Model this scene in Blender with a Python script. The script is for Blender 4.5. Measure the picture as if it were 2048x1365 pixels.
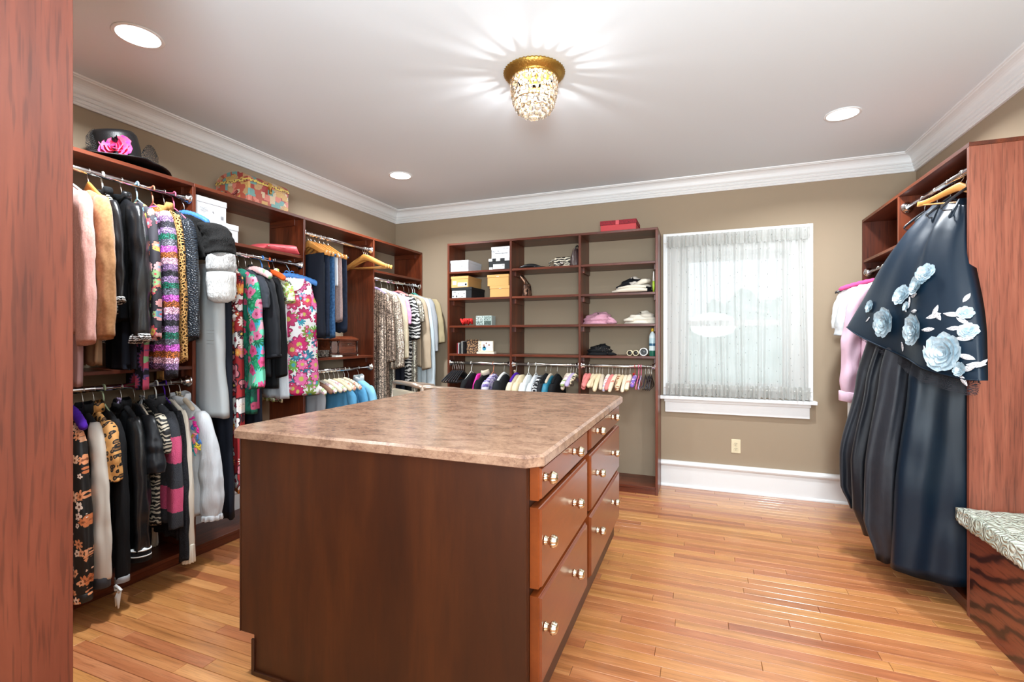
import bpy, bmesh, math, random
from math import pi, sin, cos, radians, sqrt, atan2
from mathutils import Vector, Matrix, noise

for o in list(bpy.data.objects): bpy.data.objects.remove(o, do_unlink=True)
random.seed(7)
SC = bpy.context.scene
COL = SC.collection

def S(r, g, b, k=1.0):
    def f(c):
        c = c / 255.0
        return (c / 12.92 if c <= .04045 else ((c + .055) / 1.055) ** 2.4) * k
    return (f(r), f(g), f(b), 1.0)

# ------------------------------------------------------------------ camera, world, light, exposure
XL, XR, YB, YF, ZC = -3.12, 1.50, 4.47, -1.40, 2.676
cd = bpy.data.cameras.new('camera'); cam = bpy.data.objects.new('camera', cd); COL.objects.link(cam)
cam.location = (0, 0, 1.30); cam.rotation_euler = (radians(90), 0, radians(21.3734))
cd.sensor_width = 36.0; cd.lens = 965.573 / 2048 * 36; cd.shift_y = -6.55 / 2048
cd.clip_start = .05; cd.clip_end = 100
SC.camera = cam
SC.view_settings.view_transform = 'Standard'; SC.view_settings.look = 'None'
SC.view_settings.gamma = 1.0; SC.view_settings.use_curve_mapping = False
SC.view_settings.exposure = 0.45

wd = bpy.data.worlds.new('overcast_sky'); SC.world = wd; wd.use_nodes = True
wn = wd.node_tree; bgn = wn.nodes['Background']
bgn.inputs['Color'].default_value = (.86, .95, 1.0, 1); bgn.inputs['Strength'].default_value = 1.05

def light(name, kind, loc, power, color=(1, 1, 1), rot=(0, 0, 0), **kw):
    l = bpy.data.lights.new(name, kind); l.energy = power; l.color = color
    for k, v in kw.items(): setattr(l, k, v)
    o = bpy.data.objects.new(name, l); COL.objects.link(o); o.location = loc; o.rotation_euler = rot
    return o
CANS = [(-2.385, 1.427), (-2.37, 3.463), (.81, 3.502), (.81, 1.43)]
CHX, CHY = -.805, 2.372
for (x, y) in CANS:
    light('downlight_lamp', 'AREA', (x, y, ZC - .012), 25, (.91, .96, 1), shape='DISK', size=.12, spread=radians(150))
light('crystal_fixture_lamp', 'POINT', (CHX, CHY, ZC - .085), 21, (.95, .97, 1), shadow_soft_size=.022)
light('rear_fill_light', 'AREA', (.15, -1.25, 1.55), 34, (.90, .95, 1), rot=(radians(90), 0, 0), shape='RECTANGLE', size=2.2, size_y=2.0)  # added fill lamp behind the camera; the front wall has no opening

light('ceiling_fill_light', 'AREA', (.2, -.70, 1.55), 135, (.80, .93, 1), rot=(radians(180 - 36), 0, 0), shape='DISK', size=.8)  # unseen upward lamp, added to lift the ceiling and overall brightness

# ------------------------------------------------------------------ node helpers
def nd(nt, t, ins=None, **props):
    n = nt.nodes.new('ShaderNode' + t)
    for k, v in props.items(): setattr(n, k, v)
    for k, v in (ins or {}).items():
        s = n.inputs[k]
        if isinstance(v, bpy.types.NodeSocket): nt.links.new(v, s)
        else: s.default_value = v
    return n
def mth(nt, op, a, b=0.0, c=0.0):
    return nd(nt, 'Math', {0: a, 1: b, 2: c}, operation=op).outputs[0]
def mixc(nt, f, a, b, mode='MIX'):
    return nd(nt, 'Mix', {0: f, 6: a, 7: b}, data_type='RGBA', blend_type=mode).outputs[2]
def ramp(nt, f, stops, interp='LINEAR'):
    n = nd(nt, 'ValToRGB', {0: f}); r = n.color_ramp; r.interpolation = interp
    while len(r.elements) < len(stops): r.elements.new(.5)
    for e, (p, c) in zip(r.elements, stops):
        e.position = p; e.color = c if len(c) == 4 else (*c, 1)
    return n.outputs[0]
def gray(v): return (v, v, v, 1)
def newmat(name):
    m = bpy.data.materials.new(name); m.use_nodes = True
    nt = m.node_tree; return m, nt, nt.nodes['Principled BSDF']
def objc(nt): return nd(nt, 'TexCoord').outputs['Object']
def mapping(nt, v, scale=(1, 1, 1), loc=(0, 0, 0), rot=(0, 0, 0)):
    return nd(nt, 'Mapping', {'Vector': v, 'Scale': scale, 'Location': loc, 'Rotation': rot}).outputs[0]
def nois(nt, v, scale, detail=3, rough=.5, dist=0.0):
    return nd(nt, 'TexNoise', {'Vector': v, 'Scale': scale, 'Detail': detail, 'Roughness': rough, 'Distortion': dist}).outputs[0]
def bump(nt, bs, h, strength=.3, dist=.01):
    b = nd(nt, 'Bump', {'Height': h, 'Strength': strength, 'Distance': dist}); nt.links.new(b.outputs[0], bs.inputs['Normal'])
def setp(bs, **kw):
    for k, v in kw.items():
        bs.inputs[k.replace('_', ' ')].default_value = v

def plain(name, col, rough=.5, metal=0, spec=.5, bmp=0, bs_scale=200):
    m, nt, b = newmat(name); b.inputs['Base Color'].default_value = col
    setp(b, Roughness=rough, Metallic=metal); b.inputs['Specular IOR Level'].default_value = spec
    if bmp: bump(nt, b, nois(nt, objc(nt), bs_scale, 2), bmp, .002)
    return m
def wood(name, dark, mid, light_, axis='Z', rough=.38, coat=.18, cross=16, along=1.1, pores=.55, vary=0.0, cathedral=False):
    m, nt, b = newmat(name)
    oc = objc(nt)
    rnd = nd(nt, 'ObjectInfo').outputs['Random']
    off = nd(nt, 'CombineXYZ', {0: mth(nt, 'MULTIPLY', rnd, 7.3), 1: mth(nt, 'MULTIPLY', rnd, 13.1), 2: mth(nt, 'MULTIPLY', rnd, 5.7)}).outputs[0]
    v = nd(nt, 'VectorMath', {0: oc, 1: off}, operation='ADD').outputs[0]
    sc = [cross] * 3; sc['XYZ'.index(axis)] = along
    sp = [cross * 11] * 3; sp['XYZ'.index(axis)] = along * 7
    big = nois(nt, mapping(nt, v, tuple(c * .5 for c in sc)), 1.0, 3, .5, .8)
    fine = nois(nt, mapping(nt, v, tuple(sc)), 2.2, 5, .6, .4)
    f = mth(nt, 'ADD', mth(nt, 'MULTIPLY', big, .6), mth(nt, 'MULTIPLY', fine, .4))
    if cathedral:
        sw = [5.5] * 3; sw['XYZ'.index(axis)] = 1.6
        vv = mapping(nt, v, tuple(sw))
        w = nd(nt, 'TexWave', {'Vector': vv, 'Scale': 1.5, 'Distortion': 7.0, 'Detail': 2.5, 'Detail Scale': 1.1, 'Detail Roughness': .55}, wave_type='BANDS', bands_direction='DIAGONAL').outputs[1]
        w2 = ramp(nt, w, [(0, gray(0)), (.12, gray(.35)), (.38, gray(.85)), (1, gray(1))])
        f = mth(nt, 'MULTIPLY_ADD', w2, .42, mth(nt, 'MULTIPLY', f, .45))
    c = ramp(nt, f, [(.30, dark), (.5, mid), (.72, light_)])
    p = nois(nt, mapping(nt, v, tuple(sp)), 1.0, 2, .5)
    pm = ramp(nt, p, [(.36, gray(1)), (.47, gray(0))])
    dk = mixc(nt, 1.0, c, gray(pores), 'MULTIPLY')
    c = mixc(nt, mth(nt, 'MULTIPLY', pm, .8), c, dk)
    if vary:
        hs = nd(nt, 'HueSaturation', {'Hue': mth(nt, 'MULTIPLY_ADD', rnd, .02, .49), 'Saturation': 1.0, 'Value': mth(nt, 'MULTIPLY_ADD', rnd, vary * 2, 1 - vary), 'Color': c})
        c = hs.outputs[0]
    nt.links.new(c, b.inputs['Base Color'])
    setp(b, Roughness=rough); b.inputs['Coat Weight'].default_value = coat; b.inputs['Coat Roughness'].default_value = rough * .6
    bump(nt, b, p, .12, .001)
    return m

WD, WM, WL = S(64, 25, 12), S(98, 42, 20), S(130, 60, 30)
M = {}
M['wood_v'] = wood('mahogany_vertical', WD, WM, WL, 'Z')
M['wood_y'] = wood('mahogany_shelf_y', WD, WM, WL, 'Y')
M['wood_x'] = wood('mahogany_shelf_x', WD, WM, WL, 'X')
M['wood_end'] = wood('mahogany_end_panel', S(98, 48, 34), S(138, 74, 54), S(170, 102, 78), 'Z', rough=.42, cross=20, pores=.6)
M['wood_tall'] = wood('mahogany_tall_panel', S(78, 33, 20), S(106, 49, 31), S(128, 66, 45), 'Z', rough=.5, cross=12, pores=.6)
M['wood_bench'] = wood('mahogany_oak_bench', S(62, 30, 22), S(118, 60, 40), S(150, 80, 52), 'Y', rough=.35, cross=9, cathedral=True)
M['wood_island'] = wood('mahogany_island', S(46, 20, 7), S(62, 28, 9), S(84, 41, 14), 'Z', rough=.45, coat=.08, cross=7, pores=.88)
M['wood_drawer'] = wood('mahogany_drawer', S(98, 42, 14), S(118, 54, 20), S(138, 67, 27), 'Y', rough=.3, coat=.45, cross=6, pores=.92)
M['plank'] = wood('honey_oak_plank', S(146, 88, 50), S(182, 118, 70), S(208, 147, 95), 'X', rough=.30, coat=.6, cross=20, along=1.2, pores=.72, vary=.12)
M['wall'] = plain('beige_wall_paint', S(161, 143, 121), .85, spec=.2, bmp=.05, bs_scale=90)
M['ceil'] = plain('ceiling_paint', S(224, 230, 234), .9, spec=.15)
M['trim'] = plain('white_trim_paint', S(235, 235, 234), .38)
M['chrome'] = plain('chrome', S(225, 225, 228), .12, metal=1)
M['steel'] = plain('brushed_steel', S(205, 200, 192), .28, metal=1)
M['brass'] = plain('pale_brass', S(228, 218, 190), .2, metal=1)
M['gold'] = plain('aged_gold', S(186, 146, 74), .4, metal=1, bmp=1.0, bs_scale=110)
M['whitep'] = plain('white_plastic', S(232, 230, 224), .4)
M['black'] = plain('black_plastic', S(18, 18, 20), .5)
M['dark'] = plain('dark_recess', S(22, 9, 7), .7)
M['ivory'] = plain('ivory_plastic', S(224, 210, 176), .4)
M['hwood'] = wood('hanger_wood', S(186, 122, 56), S(208, 144, 74), S(224, 166, 96), 'X', rough=.3, cross=30, pores=.85)

def em(name, col, st):
    m = bpy.data.materials.new(name); m.use_nodes = True; nt = m.node_tree; nt.nodes.clear()
    e = nd(nt, 'Emission', {0: col, 1: st}); o = nd(nt, 'OutputMaterial'); nt.links.new(e.outputs[0], o.inputs[0]); return m
M['lens'] = em('lamp_lens', (1, .98, .95, 1), 6)
M['bulb'] = em('lamp_bulb', (1, .92, .78, 1), 4)

# laminate countertop
m, nt, b = newmat('mottled_brown_laminate'); oc = objc(nt)
n1 = nois(nt, mapping(nt, oc, (3.0, 5, 5)), 3.5, 6, .6, .6); n2 = nois(nt, oc, 75, 3, .7); n3 = nois(nt, mapping(nt, oc, (7, 14, 14)), 9, 5, .65, .3)
f = mth(nt, 'ADD', mth(nt, 'MULTIPLY', n1, .5), mth(nt, 'ADD', mth(nt, 'MULTIPLY', n2, .2), mth(nt, 'MULTIPLY', n3, .3)))
c = ramp(nt, f, [(.30, S(92, 70, 60)), (.42, S(134, 102, 84)), (.50, S(158, 124, 102)), (.60, S(176, 142, 118)), (.72, S(138, 112, 102))])
sp = ramp(nt, nois(nt, oc, 260, 2, .6), [(.30, gray(1)), (.40, gray(0))])
c = mixc(nt, mth(nt, 'MULTIPLY', sp, .5), c, S(60, 46, 44))
nt.links.new(c, b.inputs['Base Color']); setp(b, Roughness=.22); M['laminate'] = m

# fabrics
def cloth_uv(nt, k=.8):
    s = nd(nt, 'SeparateXYZ', {0: objc(nt)})
    return nd(nt, 'CombineXYZ', {0: mth(nt, 'MULTIPLY_ADD', s.outputs[1], k, s.outputs[0]), 1: s.outputs[2]}).outputs[0]
def fbump(nt, b, sc=60, st=.35, weave=900):
    oc = objc(nt)
    a = nois(nt, mapping(nt, oc, (1, 1, .25)), sc, 3); w = nois(nt, oc, weave, 1)
    bump(nt, b, mth(nt, 'ADD', a, mth(nt, 'MULTIPLY', w, .15)), st, .006)
def fab(name, col, rough=.85, st=.3, sc=30, sheen=.0, col2=None, weave=900, spec=.3):
    m, nt, b = newmat(name)
    if col2: nt.links.new(ramp(nt, nois(nt, objc(nt), sc * 2, 4), [(.35, col), (.65, col2)]), b.inputs['Base Color'])
    else: b.inputs['Base Color'].default_value = col
    setp(b, Roughness=rough); b.inputs['Specular IOR Level'].default_value = spec
    if sheen: b.inputs['Sheen Weight'].default_value = sheen
    fbump(nt, b, sc, st, weave); return m
def leather(name, col, rough=.32, sc=22):
    m, nt, b = newmat(name); b.inputs['Base Color'].default_value = col; setp(b, Roughness=rough)
    fbump(nt, b, sc, .55, 300); return m
def bands(name, seq, rough=.8, sparkle=0.0, wob=.004, st=.4, coord=2, bsc=120):
    """horizontal bands: seq = [(z_bottom, colour), ...] from low z upwards, in local metres"""
    m, nt, b = newmat(name); oc = objc(nt)
    z = nd(nt, 'SeparateXYZ', {0: oc}).outputs[coord]
    z = mth(nt, 'ADD', z, mth(nt, 'MULTIPLY', mth(nt, 'SUBTRACT', nois(nt, oc, 60, 2), .5), wob * 4))
    lo = seq[0][0]; hi = seq[-1][0] + .02
    f = mth(nt, 'DIVIDE', mth(nt, 'SUBTRACT', z, lo), hi - lo)
    n = nd(nt, 'ValToRGB', {0: f}); r = n.color_ramp; r.interpolation = 'CONSTANT'
    while len(r.elements) < len(seq): r.elements.new(.5)
    for e, (p, cc) in zip(r.elements, seq): e.position = max(0, (p - lo) / (hi - lo)); e.color = cc
    c = n.outputs[0]
    if sparkle:
        vo = nd(nt, 'TexVoronoi', {'Vector': oc, 'Scale': 260.0})
        bright = ramp(nt, nd(nt, 'SeparateColor', {0: vo.outputs['Color']}).outputs[0], [(.0, gray(.35)), (.6, gray(.9)), (.85, gray(2.6)), (1, gray(5))])
        c = mixc(nt, 1.0, c, bright, 'MULTIPLY')
    nt.links.new(c, b.inputs['Base Color']); setp(b, Roughness=rough)
    bump(nt, b, nois(nt, oc, bsc, 3), st, .008); return m
def flower_layer(nt, base, vec, scale, petals, cols, centre, density=.75, rad=.42, depth=.25, seed=0.0, ring=None):
    v = mapping(nt, vec, (scale, scale, 1), (seed, seed * 1.7, 0))
    vo = nd(nt, 'TexVoronoi', {'Vector': v, 'Scale': 1.0, 'Randomness': .8}, voronoi_dimensions='2D')
    d = nd(nt, 'VectorMath', {0: v, 1: vo.outputs['Position']}, operation='SUBTRACT').outputs[0]
    s = nd(nt, 'SeparateXYZ', {0: d})
    rc = nd(nt, 'SeparateColor', {0: vo.outputs['Color']})
    th = mth(nt, 'ARCTAN2', s.outputs[1], s.outputs[0])
    th = mth(nt, 'MULTIPLY_ADD', rc.outputs[0], 6.28, th)
    pet = mth(nt, 'ABSOLUTE', mth(nt, 'COSINE', mth(nt, 'MULTIPLY', th, petals / 2.0)))
    R = mth(nt, 'MULTIPLY_ADD', pet, rad * depth * 1.4, rad * (1 - depth))
    R = mth(nt, 'MULTIPLY', R, mth(nt, 'MULTIPLY_ADD', rc.outputs[2], .5, .7))
    q = mth(nt, 'DIVIDE', vo.outputs['Distance'], R)
    inside = mth(nt, 'LESS_THAN', q, 1.0)
    keep = mth(nt, 'LESS_THAN', rc.outputs[1], density)
    col = ramp(nt, rc.outputs[0], [(i / len(cols), c) for i, c in enumerate(cols)], 'CONSTANT')
    if ring: col = mixc(nt, mth(nt, 'GREATER_THAN', q, .82), col, ring)
    col = mixc(nt, mth(nt, 'LESS_THAN', q, .30), col, centre)
    return mixc(nt, mth(nt, 'MULTIPLY', inside, keep), base, col)
def floral(name, bg, layers, rough=.75, blotch=None, st=.25):
    m, nt, b = newmat(name); v = cloth_uv(nt)
    wv = nd(nt, 'VectorMath', {0: v, 1: mapping(nt, nd(nt, 'TexNoise', {'Vector': v, 'Scale': 18.0}).outputs['Color'], (.02, .02, 0))}, operation='ADD').outputs[0]
    c = bg
    if blotch:
        cc = bg
        for i, (bc, sc, thr) in enumerate(blotch):
            cc = mixc(nt, mth(nt, 'GREATER_THAN', nois(nt, mapping(nt, v, (1, .7, 1), (i * 3.3, i, 0)), sc, 2, .5, 1.2), thr), cc, bc)
        c = cc
    for i, L in enumerate(layers): c = flower_layer(nt, c, wv, seed=i * 2.37 + .4, **L)
    if isinstance(c, tuple): b.inputs['Base Color'].default_value = c
    else: nt.links.new(c, b.inputs['Base Color'])
    setp(b, Roughness=rough); fbump(nt, b, 22, st); return m
def zebra(name, a, c2, sc=9, rough=.6):
    m, nt, b = newmat(name); v = cloth_uv(nt)
    w = nd(nt, 'TexWave', {'Vector': mapping(nt, v, (1, 1, 1)), 'Scale': sc, 'Distortion': 7.0, 'Detail': 1.5, 'Detail Scale': 1.6}, bands_direction='Y').outputs[1]
    nt.links.new(ramp(nt, w, [(.5, a), (.62, c2)]), b.inputs['Base Color']); setp(b, Roughness=rough); fbump(nt, b, 25, .25); return m
def leopard(name, bg, spot, mid, sc=30, rough=.7):
    m, nt, b = newmat(name); v = cloth_uv(nt)
    vo = nd(nt, 'TexVoronoi', {'Vector': v, 'Scale': float(sc)}, voronoi_dimensions='2D').outputs['Distance']
    dn = mth(nt, 'ADD', vo, mth(nt, 'MULTIPLY', nois(nt, v, 90, 2), .25))
    nt.links.new(ramp(nt, dn, [(.0, mid), (.26, spot), (.46, bg)], 'CONSTANT'), b.inputs['Base Color']); setp(b, Roughness=rough); fbump(nt, b, 25, .25); return m
def sequin(name, a, bcol, sc=170, metal=.5, ribs=0):
    m, nt, b = newmat(name); oc = objc(nt)
    vo = nd(nt, 'TexVoronoi', {'Vector': oc, 'Scale': float(sc)})
    f = nd(nt, 'SeparateColor', {0: vo.outputs['Color']}).outputs[0]
    c = ramp(nt, f, [(.15, a), (.7, bcol), (1, tuple(min(1, x * 2.2) for x in bcol[:3]) + (1,))])
    if ribs:
        r = nd(nt, 'TexWave', {'Vector': cloth_uv(nt), 'Scale': float(ribs), 'Distortion': 1.2}, bands_direction='X').outputs[1]
        c = mixc(nt, mth(nt, 'MULTIPLY', ramp(nt, r, [(.2, gray(1)), (.45, gray(0))]), .65), c, a)
    nt.links.new(c, b.inputs['Base Color']); setp(b, Roughness=.38, Metallic=metal)
    bump(nt, b, f, .6, .004); return m
def scales(name, col, edge, sc=55, rough=.35):
    m, nt, b = newmat(name); v = mapping(nt, cloth_uv(nt), (1, 1.9, 1))
    vo = nd(nt, 'TexVoronoi', {'Vector': v, 'Scale': float(sc)}, feature='DISTANCE_TO_EDGE', voronoi_dimensions='2D').outputs['Distance']
    nt.links.new(ramp(nt, vo, [(.03, edge), (.12, col)]), b.inputs['Base Color']); setp(b, Roughness=rough)
    bump(nt, b, ramp(nt, vo, [(0, gray(0)), (.25, gray(1))]), .7, .005); return m
def net(name, col, sc=60, open_=.5, w=.08, rough=.8):
    m, nt, b = newmat(name); v = cloth_uv(nt)
    vo = nd(nt, 'TexVoronoi', {'Vector': v, 'Scale': float(sc)}, feature='DISTANCE_TO_EDGE', voronoi_dimensions='2D').outputs['Distance']
    b.inputs['Base Color'].default_value = col; setp(b, Roughness=rough)
    nt.links.new(mth(nt, 'LESS_THAN', vo, w), b.inputs['Alpha'])
    return m
def fur(name, c0, c1, sc=30):
    m, nt, b = newmat(name); oc = objc(nt)
    n = nois(nt, mapping(nt, oc, (1, 1, .35)), sc, 6, .7, .6)
    nt.links.new(ramp(nt, n, [(.35, c0), (.62, c1)]), b.inputs['Base Color']); setp(b, Roughness=.95); b.inputs['Sheen Weight'].default_value = .4
    bump(nt, b, nois(nt, mapping(nt, oc, (1, 1, .3)), sc * 9, 3), .8, .01); return m

# ------------------------------------------------------------------ mesh helpers
def put(o, parent=None):
    COL.objects.link(o)
    if parent: o.parent = parent
    return o
def mesh_obj(name, vs, fs, mat, parent=None, smooth=True):
    me = bpy.data.meshes.new(name); me.from_pydata([tuple(v) for v in vs], [], fs); me.update()
    if mat: me.materials.append(mat)
    if smooth: me.polygons.foreach_set('use_smooth', [True] * len(me.polygons))
    return put(bpy.data.objects.new(name, me), parent)
class MB:
    def __init__(s): s.v = []; s.f = []
    def add(s, vs, fs, T=None):
        k = len(s.v); s.v += [(T @ Vector(v)) if T else Vector(v) for v in vs]; s.f += [tuple(i + k for i in f) for f in fs]; return s
    def box(s, x0, x1, y0, y1, z0, z1, T=None, ch=0.0):
        if ch <= 0:
            v = [(x, y, z) for x in (x0, x1) for y in (y0, y1) for z in (z0, z1)]
            return s.add(v, [(0, 1, 3, 2), (4, 6, 7, 5), (0, 4, 5, 1), (2, 3, 7, 6), (0, 2, 6, 4), (1, 5, 7, 3)], T)
        bm = bmesh.new(); bmesh.ops.create_cube(bm, size=1)
        for q in bm.verts: q.co = Vector(((x0 + x1) / 2 + q.co.x * (x1 - x0), (y0 + y1) / 2 + q.co.y * (y1 - y0), (z0 + z1) / 2 + q.co.z * (z1 - z0)))
        bmesh.ops.bevel(bm, geom=bm.edges[:], offset=ch, segments=1, affect='EDGES')
        vs = [q.co.copy() for q in bm.verts]; bm.verts.index_update()
        fs = [tuple(q.index for q in f.verts) for f in bm.faces]; bm.free(); return s.add(vs, fs, T)
    def loft(s, rings, caps=True, closed=True, T=None):
        n = len(rings[0]); k = len(rings); vs = [p for r in rings for p in r]; fs = []
        for i in range(k - 1):
            for j in range(n if closed else n - 1):
                a = i * n + j; b = i * n + (j + 1) % n; fs.append((a, b, b + n, a + n))
        if caps and closed: fs.append(tuple(range(n))[::-1]); fs.append(tuple((k - 1) * n + j for j in range(n)))
        return s.add(vs, fs, T)
    def tube(s, pts, r, n=8, caps=True, T=None, closed=False):
        pts = [Vector(p) for p in pts]; rings = []; L = len(pts)
        rs = r if isinstance(r, (list, tuple)) else [r] * L
        up = Vector((0, 1, 0)) if all(abs(p.y - pts[0].y) < 1e-6 for p in pts) else Vector((0, 0, 1))
        for i, p in enumerate(pts):
            d = (pts[(i + 1) % L if closed else min(i + 1, L - 1)] - pts[(i - 1) % L if closed else max(i - 1, 0)]).normalized()
            a = d.cross(up)
            if a.length < 1e-4: a = d.cross(Vector((1, 0, 0)))
            a.normalize(); bb = d.cross(a)
            rings.append([p + (a * cos(t) + bb * sin(t)) * rs[i] for t in [2 * pi * q / n for q in range(n)]])
        if closed: rings.append(rings[0]); caps = False
        return s.loft(rings, caps, T=T)
    def lathe(s, prof, n=24, T=None, flute=0, fa=0):
        rings = [[((r * (1 + (fa * cos(flute * t) if flute else 0))) * cos(t), r * (1 + (fa * cos(flute * t) if flute else 0)) * sin(t), z) for t in [2 * pi * q / n for q in range(n)]] for r, z in prof]
        return s.loft(rings, False, T=T)
    def sphere(s, c, r, n=10, m=6, sc=(1, 1, 1), T=None):
        prof = [(max(1e-4, r * sin(pi * i / m)), -r * cos(pi * i / m)) for i in range(m + 1)]
        rings = [[(c[0] + q * cos(t) * sc[0], c[1] + q * sin(t) * sc[1], c[2] + z * sc[2]) for t in [2 * pi * k / n for k in range(n)]] for q, z in prof]
        return s.loft(rings, True, T=T)
    def obj(s, name, mat, parent=None, smooth=False):
        return mesh_obj(name, s.v, s.f, mat, parent, smooth)
def bevel(o, w=.002, seg=2):
    md = o.modifiers.new('bevel', 'BEVEL'); md.width = w; md.segments = seg; md.limit_method = 'ANGLE'; return o
def tag(o, label, cat, group=None, kind=None):
    o['label'] = label; o['category'] = cat
    if group: o['group'] = group
    if kind: o['kind'] = kind
    return o
def thing(name, label, cat, loc=(0, 0, 0), rz=0.0, group=None):
    o = bpy.data.objects.new(name, None); COL.objects.link(o); o.location = loc; o.rotation_euler = (0, 0, rz)
    o.empty_display_size = .05
    return tag(o, label, cat, group)
def struct(o): o['kind'] = 'structure'; return o
def bx(name, mat, parent, *d, ch=0.0, lab=None):
    o = MB().box(*d, ch=ch).obj(name, mat, parent)
    if lab: o['label'] = lab
    return o

# ------------------------------------------------------------------ room shell
struct(bx('floor', M['dark'], None, XL - .1, XR + .1, YF - .1, YB + .1, -.05, -.011))
FL = bpy.data.objects['floor']
struct(bx('ceiling', M['ceil'], None, XL - .1, XR + .1, YF - .1, YB + .1, ZC, ZC + .05))
struct(bx('wall_left', M['wall'], None, XL - .1, XL, YF - .1, YB + .1, 0, ZC))
struct(bx('wall_right', M['wall'], None, XR, XR + .1, YF - .1, YB + .1, 0, ZC))
struct(bx('wall_front', M['wall'], None, XL - .1, XR + .1, YF - .1, YF, 0, ZC))
WX0, WX1, WZ0, WZ1 = -.165, .69, .87, 2.035
wb = MB()
wb.box(XL - .1, WX0, YB, YB + .14, 0, ZC).box(WX1, XR + .1, YB, YB + .14, 0, ZC).box(WX0, WX1, YB, YB + .14, 0, WZ0).box(WX0, WX1, YB, YB + .14, WZ1, ZC)
struct(wb.obj('wall_back', M['wall']))

# floor planks: one object each where they can be told apart, joined beyond
rng = random.Random(3)
PW = .0605
def rows(y0, y1):
    y = y0
    while y < y1 - 1e-4:
        x = XL - rng.random() * .9
        while x < XR:
            L = rng.choice((.55, .8, 1.05, 1.3, 1.6)) * (.9 + .2 * rng.random()); a = max(x, XL); b = min(x + L, XR)
            if b - a > .02: yield a, b, y, min(y + PW, y1)
            x += L
        y += PW
def plank_mb(L, w, mb=None, T=None):
    mb = mb or MB(); g = .0007; h = .0012
    v = [(-L / 2 + g, -w / 2 + g, -.011), (L / 2 - g, -w / 2 + g, -.011), (L / 2 - g, w / 2 - g, -.011), (-L / 2 + g, w / 2 - g, -.011),
         (-L / 2 + g, -w / 2 + g, -h), (L / 2 - g, -w / 2 + g, -h), (L / 2 - g, w / 2 - g, -h), (-L / 2 + g, w / 2 - g, -h),
         (-L / 2 + g + h, -w / 2 + g + h, 0), (L / 2 - g - h, -w / 2 + g + h, 0), (L / 2 - g - h, w / 2 - g - h, 0), (-L / 2 + g + h, w / 2 - g - h, 0)]
    f = [(8, 9, 10, 11)]
    for k in (0, 4):
        for i in range(4): j = (i + 1) % 4; f.append((k + i, k + j, k + 4 + j, k + 4 + i))
    return mb.add(v, f, T)
Y1 = .84; NR = 36; Y2 = Y1 + NR * PW
for (a, b, y, y2) in rows(Y1, Y2):
    o = plank_mb(b - a, y2 - y).obj('plank', M['plank'], FL); o.location = ((a + b) / 2, (y + y2) / 2, 0)
# far and near strips: the same boards, coloured per board by a face-constant attribute
m = M['plank'].copy(); m.name = 'honey_oak_far_boards'; nt = m.node_tree
at = nt.nodes.new('ShaderNodeAttribute'); at.attribute_name = 'board'
for l in list(nt.links):
    if l.from_node.bl_idname == 'ShaderNodeObjectInfo':
        t = l.to_socket; nt.links.remove(l); nt.links.new(at.outputs['Fac'], t)
M['plank_far'] = m
for (y0, y1) in ((Y2, YB), (YF, Y1)):
    mb = MB(); vals = []
    for (a, b, y, y2) in rows(y0, y1):
        k = len(mb.f); plank_mb(b - a, y2 - y, mb, Matrix.Translation(((a + b) / 2, (y + y2) / 2, 0))); r = rng.random(); vals += [r] * (len(mb.f) - k)
    o = mb.obj('floorboards', M['plank_far'], FL); o['kind'] = 'stuff'
    at_ = o.data.attributes.new('board', 'FLOAT', 'FACE'); at_.data.foreach_set('value', vals)

def extrude_profile(prof, p0, p1, inward, m0=0, m1=0):
    """prof: (distance from wall, z); mitre m0/m1 = shift along the run per unit of distance"""
    p0 = Vector(p0); p1 = Vector(p1); d = (p1 - p0).normalized(); n = Vector(inward)
    r0 = [p0 + n * a + d * (a * m0) + Vector((0, 0, z)) for a, z in prof]
    r1 = [p1 + n * a - d * (a * m1) + Vector((0, 0, z)) for a, z in prof]
    return MB().loft([r0, r1])
cr = [(0, -.130), (.014, -.130), (.017, -.124), (.014, -.117), (.020, -.113), (.024, -.104), (.020, -.098), (.028, -.094), (.033, -.083), (.028, -.077), (.036, -.072), (.041, -.064)]
for i in range(1, 7):
    t = i / 6 * pi / 2; cr.append((.041 + .044 * (1 - cos(t)), -.062 + .047 * sin(t)))
cr += [(.089, -.015), (.092, -.010), (.100, -.008), (.102, 0), (0, 0)]
for nm, a, b, n in (('trim_1', (XL, YF, ZC), (XL, YB, ZC), (1, 0, 0)), ('trim_2', (XL, YB, ZC), (XR, YB, ZC), (0, -1, 0)),
                    ('trim_3', (XR, YB, ZC), (XR, YF, ZC), (-1, 0, 0)), ('trim_4', (XR, YF, ZC), (XL, YF, ZC), (0, 1, 0))):
    o = extrude_profile(cr, a, b, n, 1, 1).obj(nm, M['trim']); struct(o); o['label'] = 'white crown moulding along the ceiling'
bp = [(0, 0), (.034, 0), (.034, .008), (.029, .018), (.020, .022), (.020, .176), (.026, .180), (.034, .188), (.038, .199), (.035, .211), (.027, .219), (.014, .224), (0, .224)]
for nm, a, b, n in (('baseboard_left', (XL, YF, 0), (XL, YB, 0), (1, 0, 0)), ('baseboard_back', (-.328, YB, 0), (1.155, YB, 0), (0, -1, 0)),
                    ('baseboard_right', (XR, .38, 0), (XR, YF, 0), (-1, 0, 0))):
    o = extrude_profile(bp, a, b, n, 0, 0).obj(nm, M['trim']); struct(o)

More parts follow.
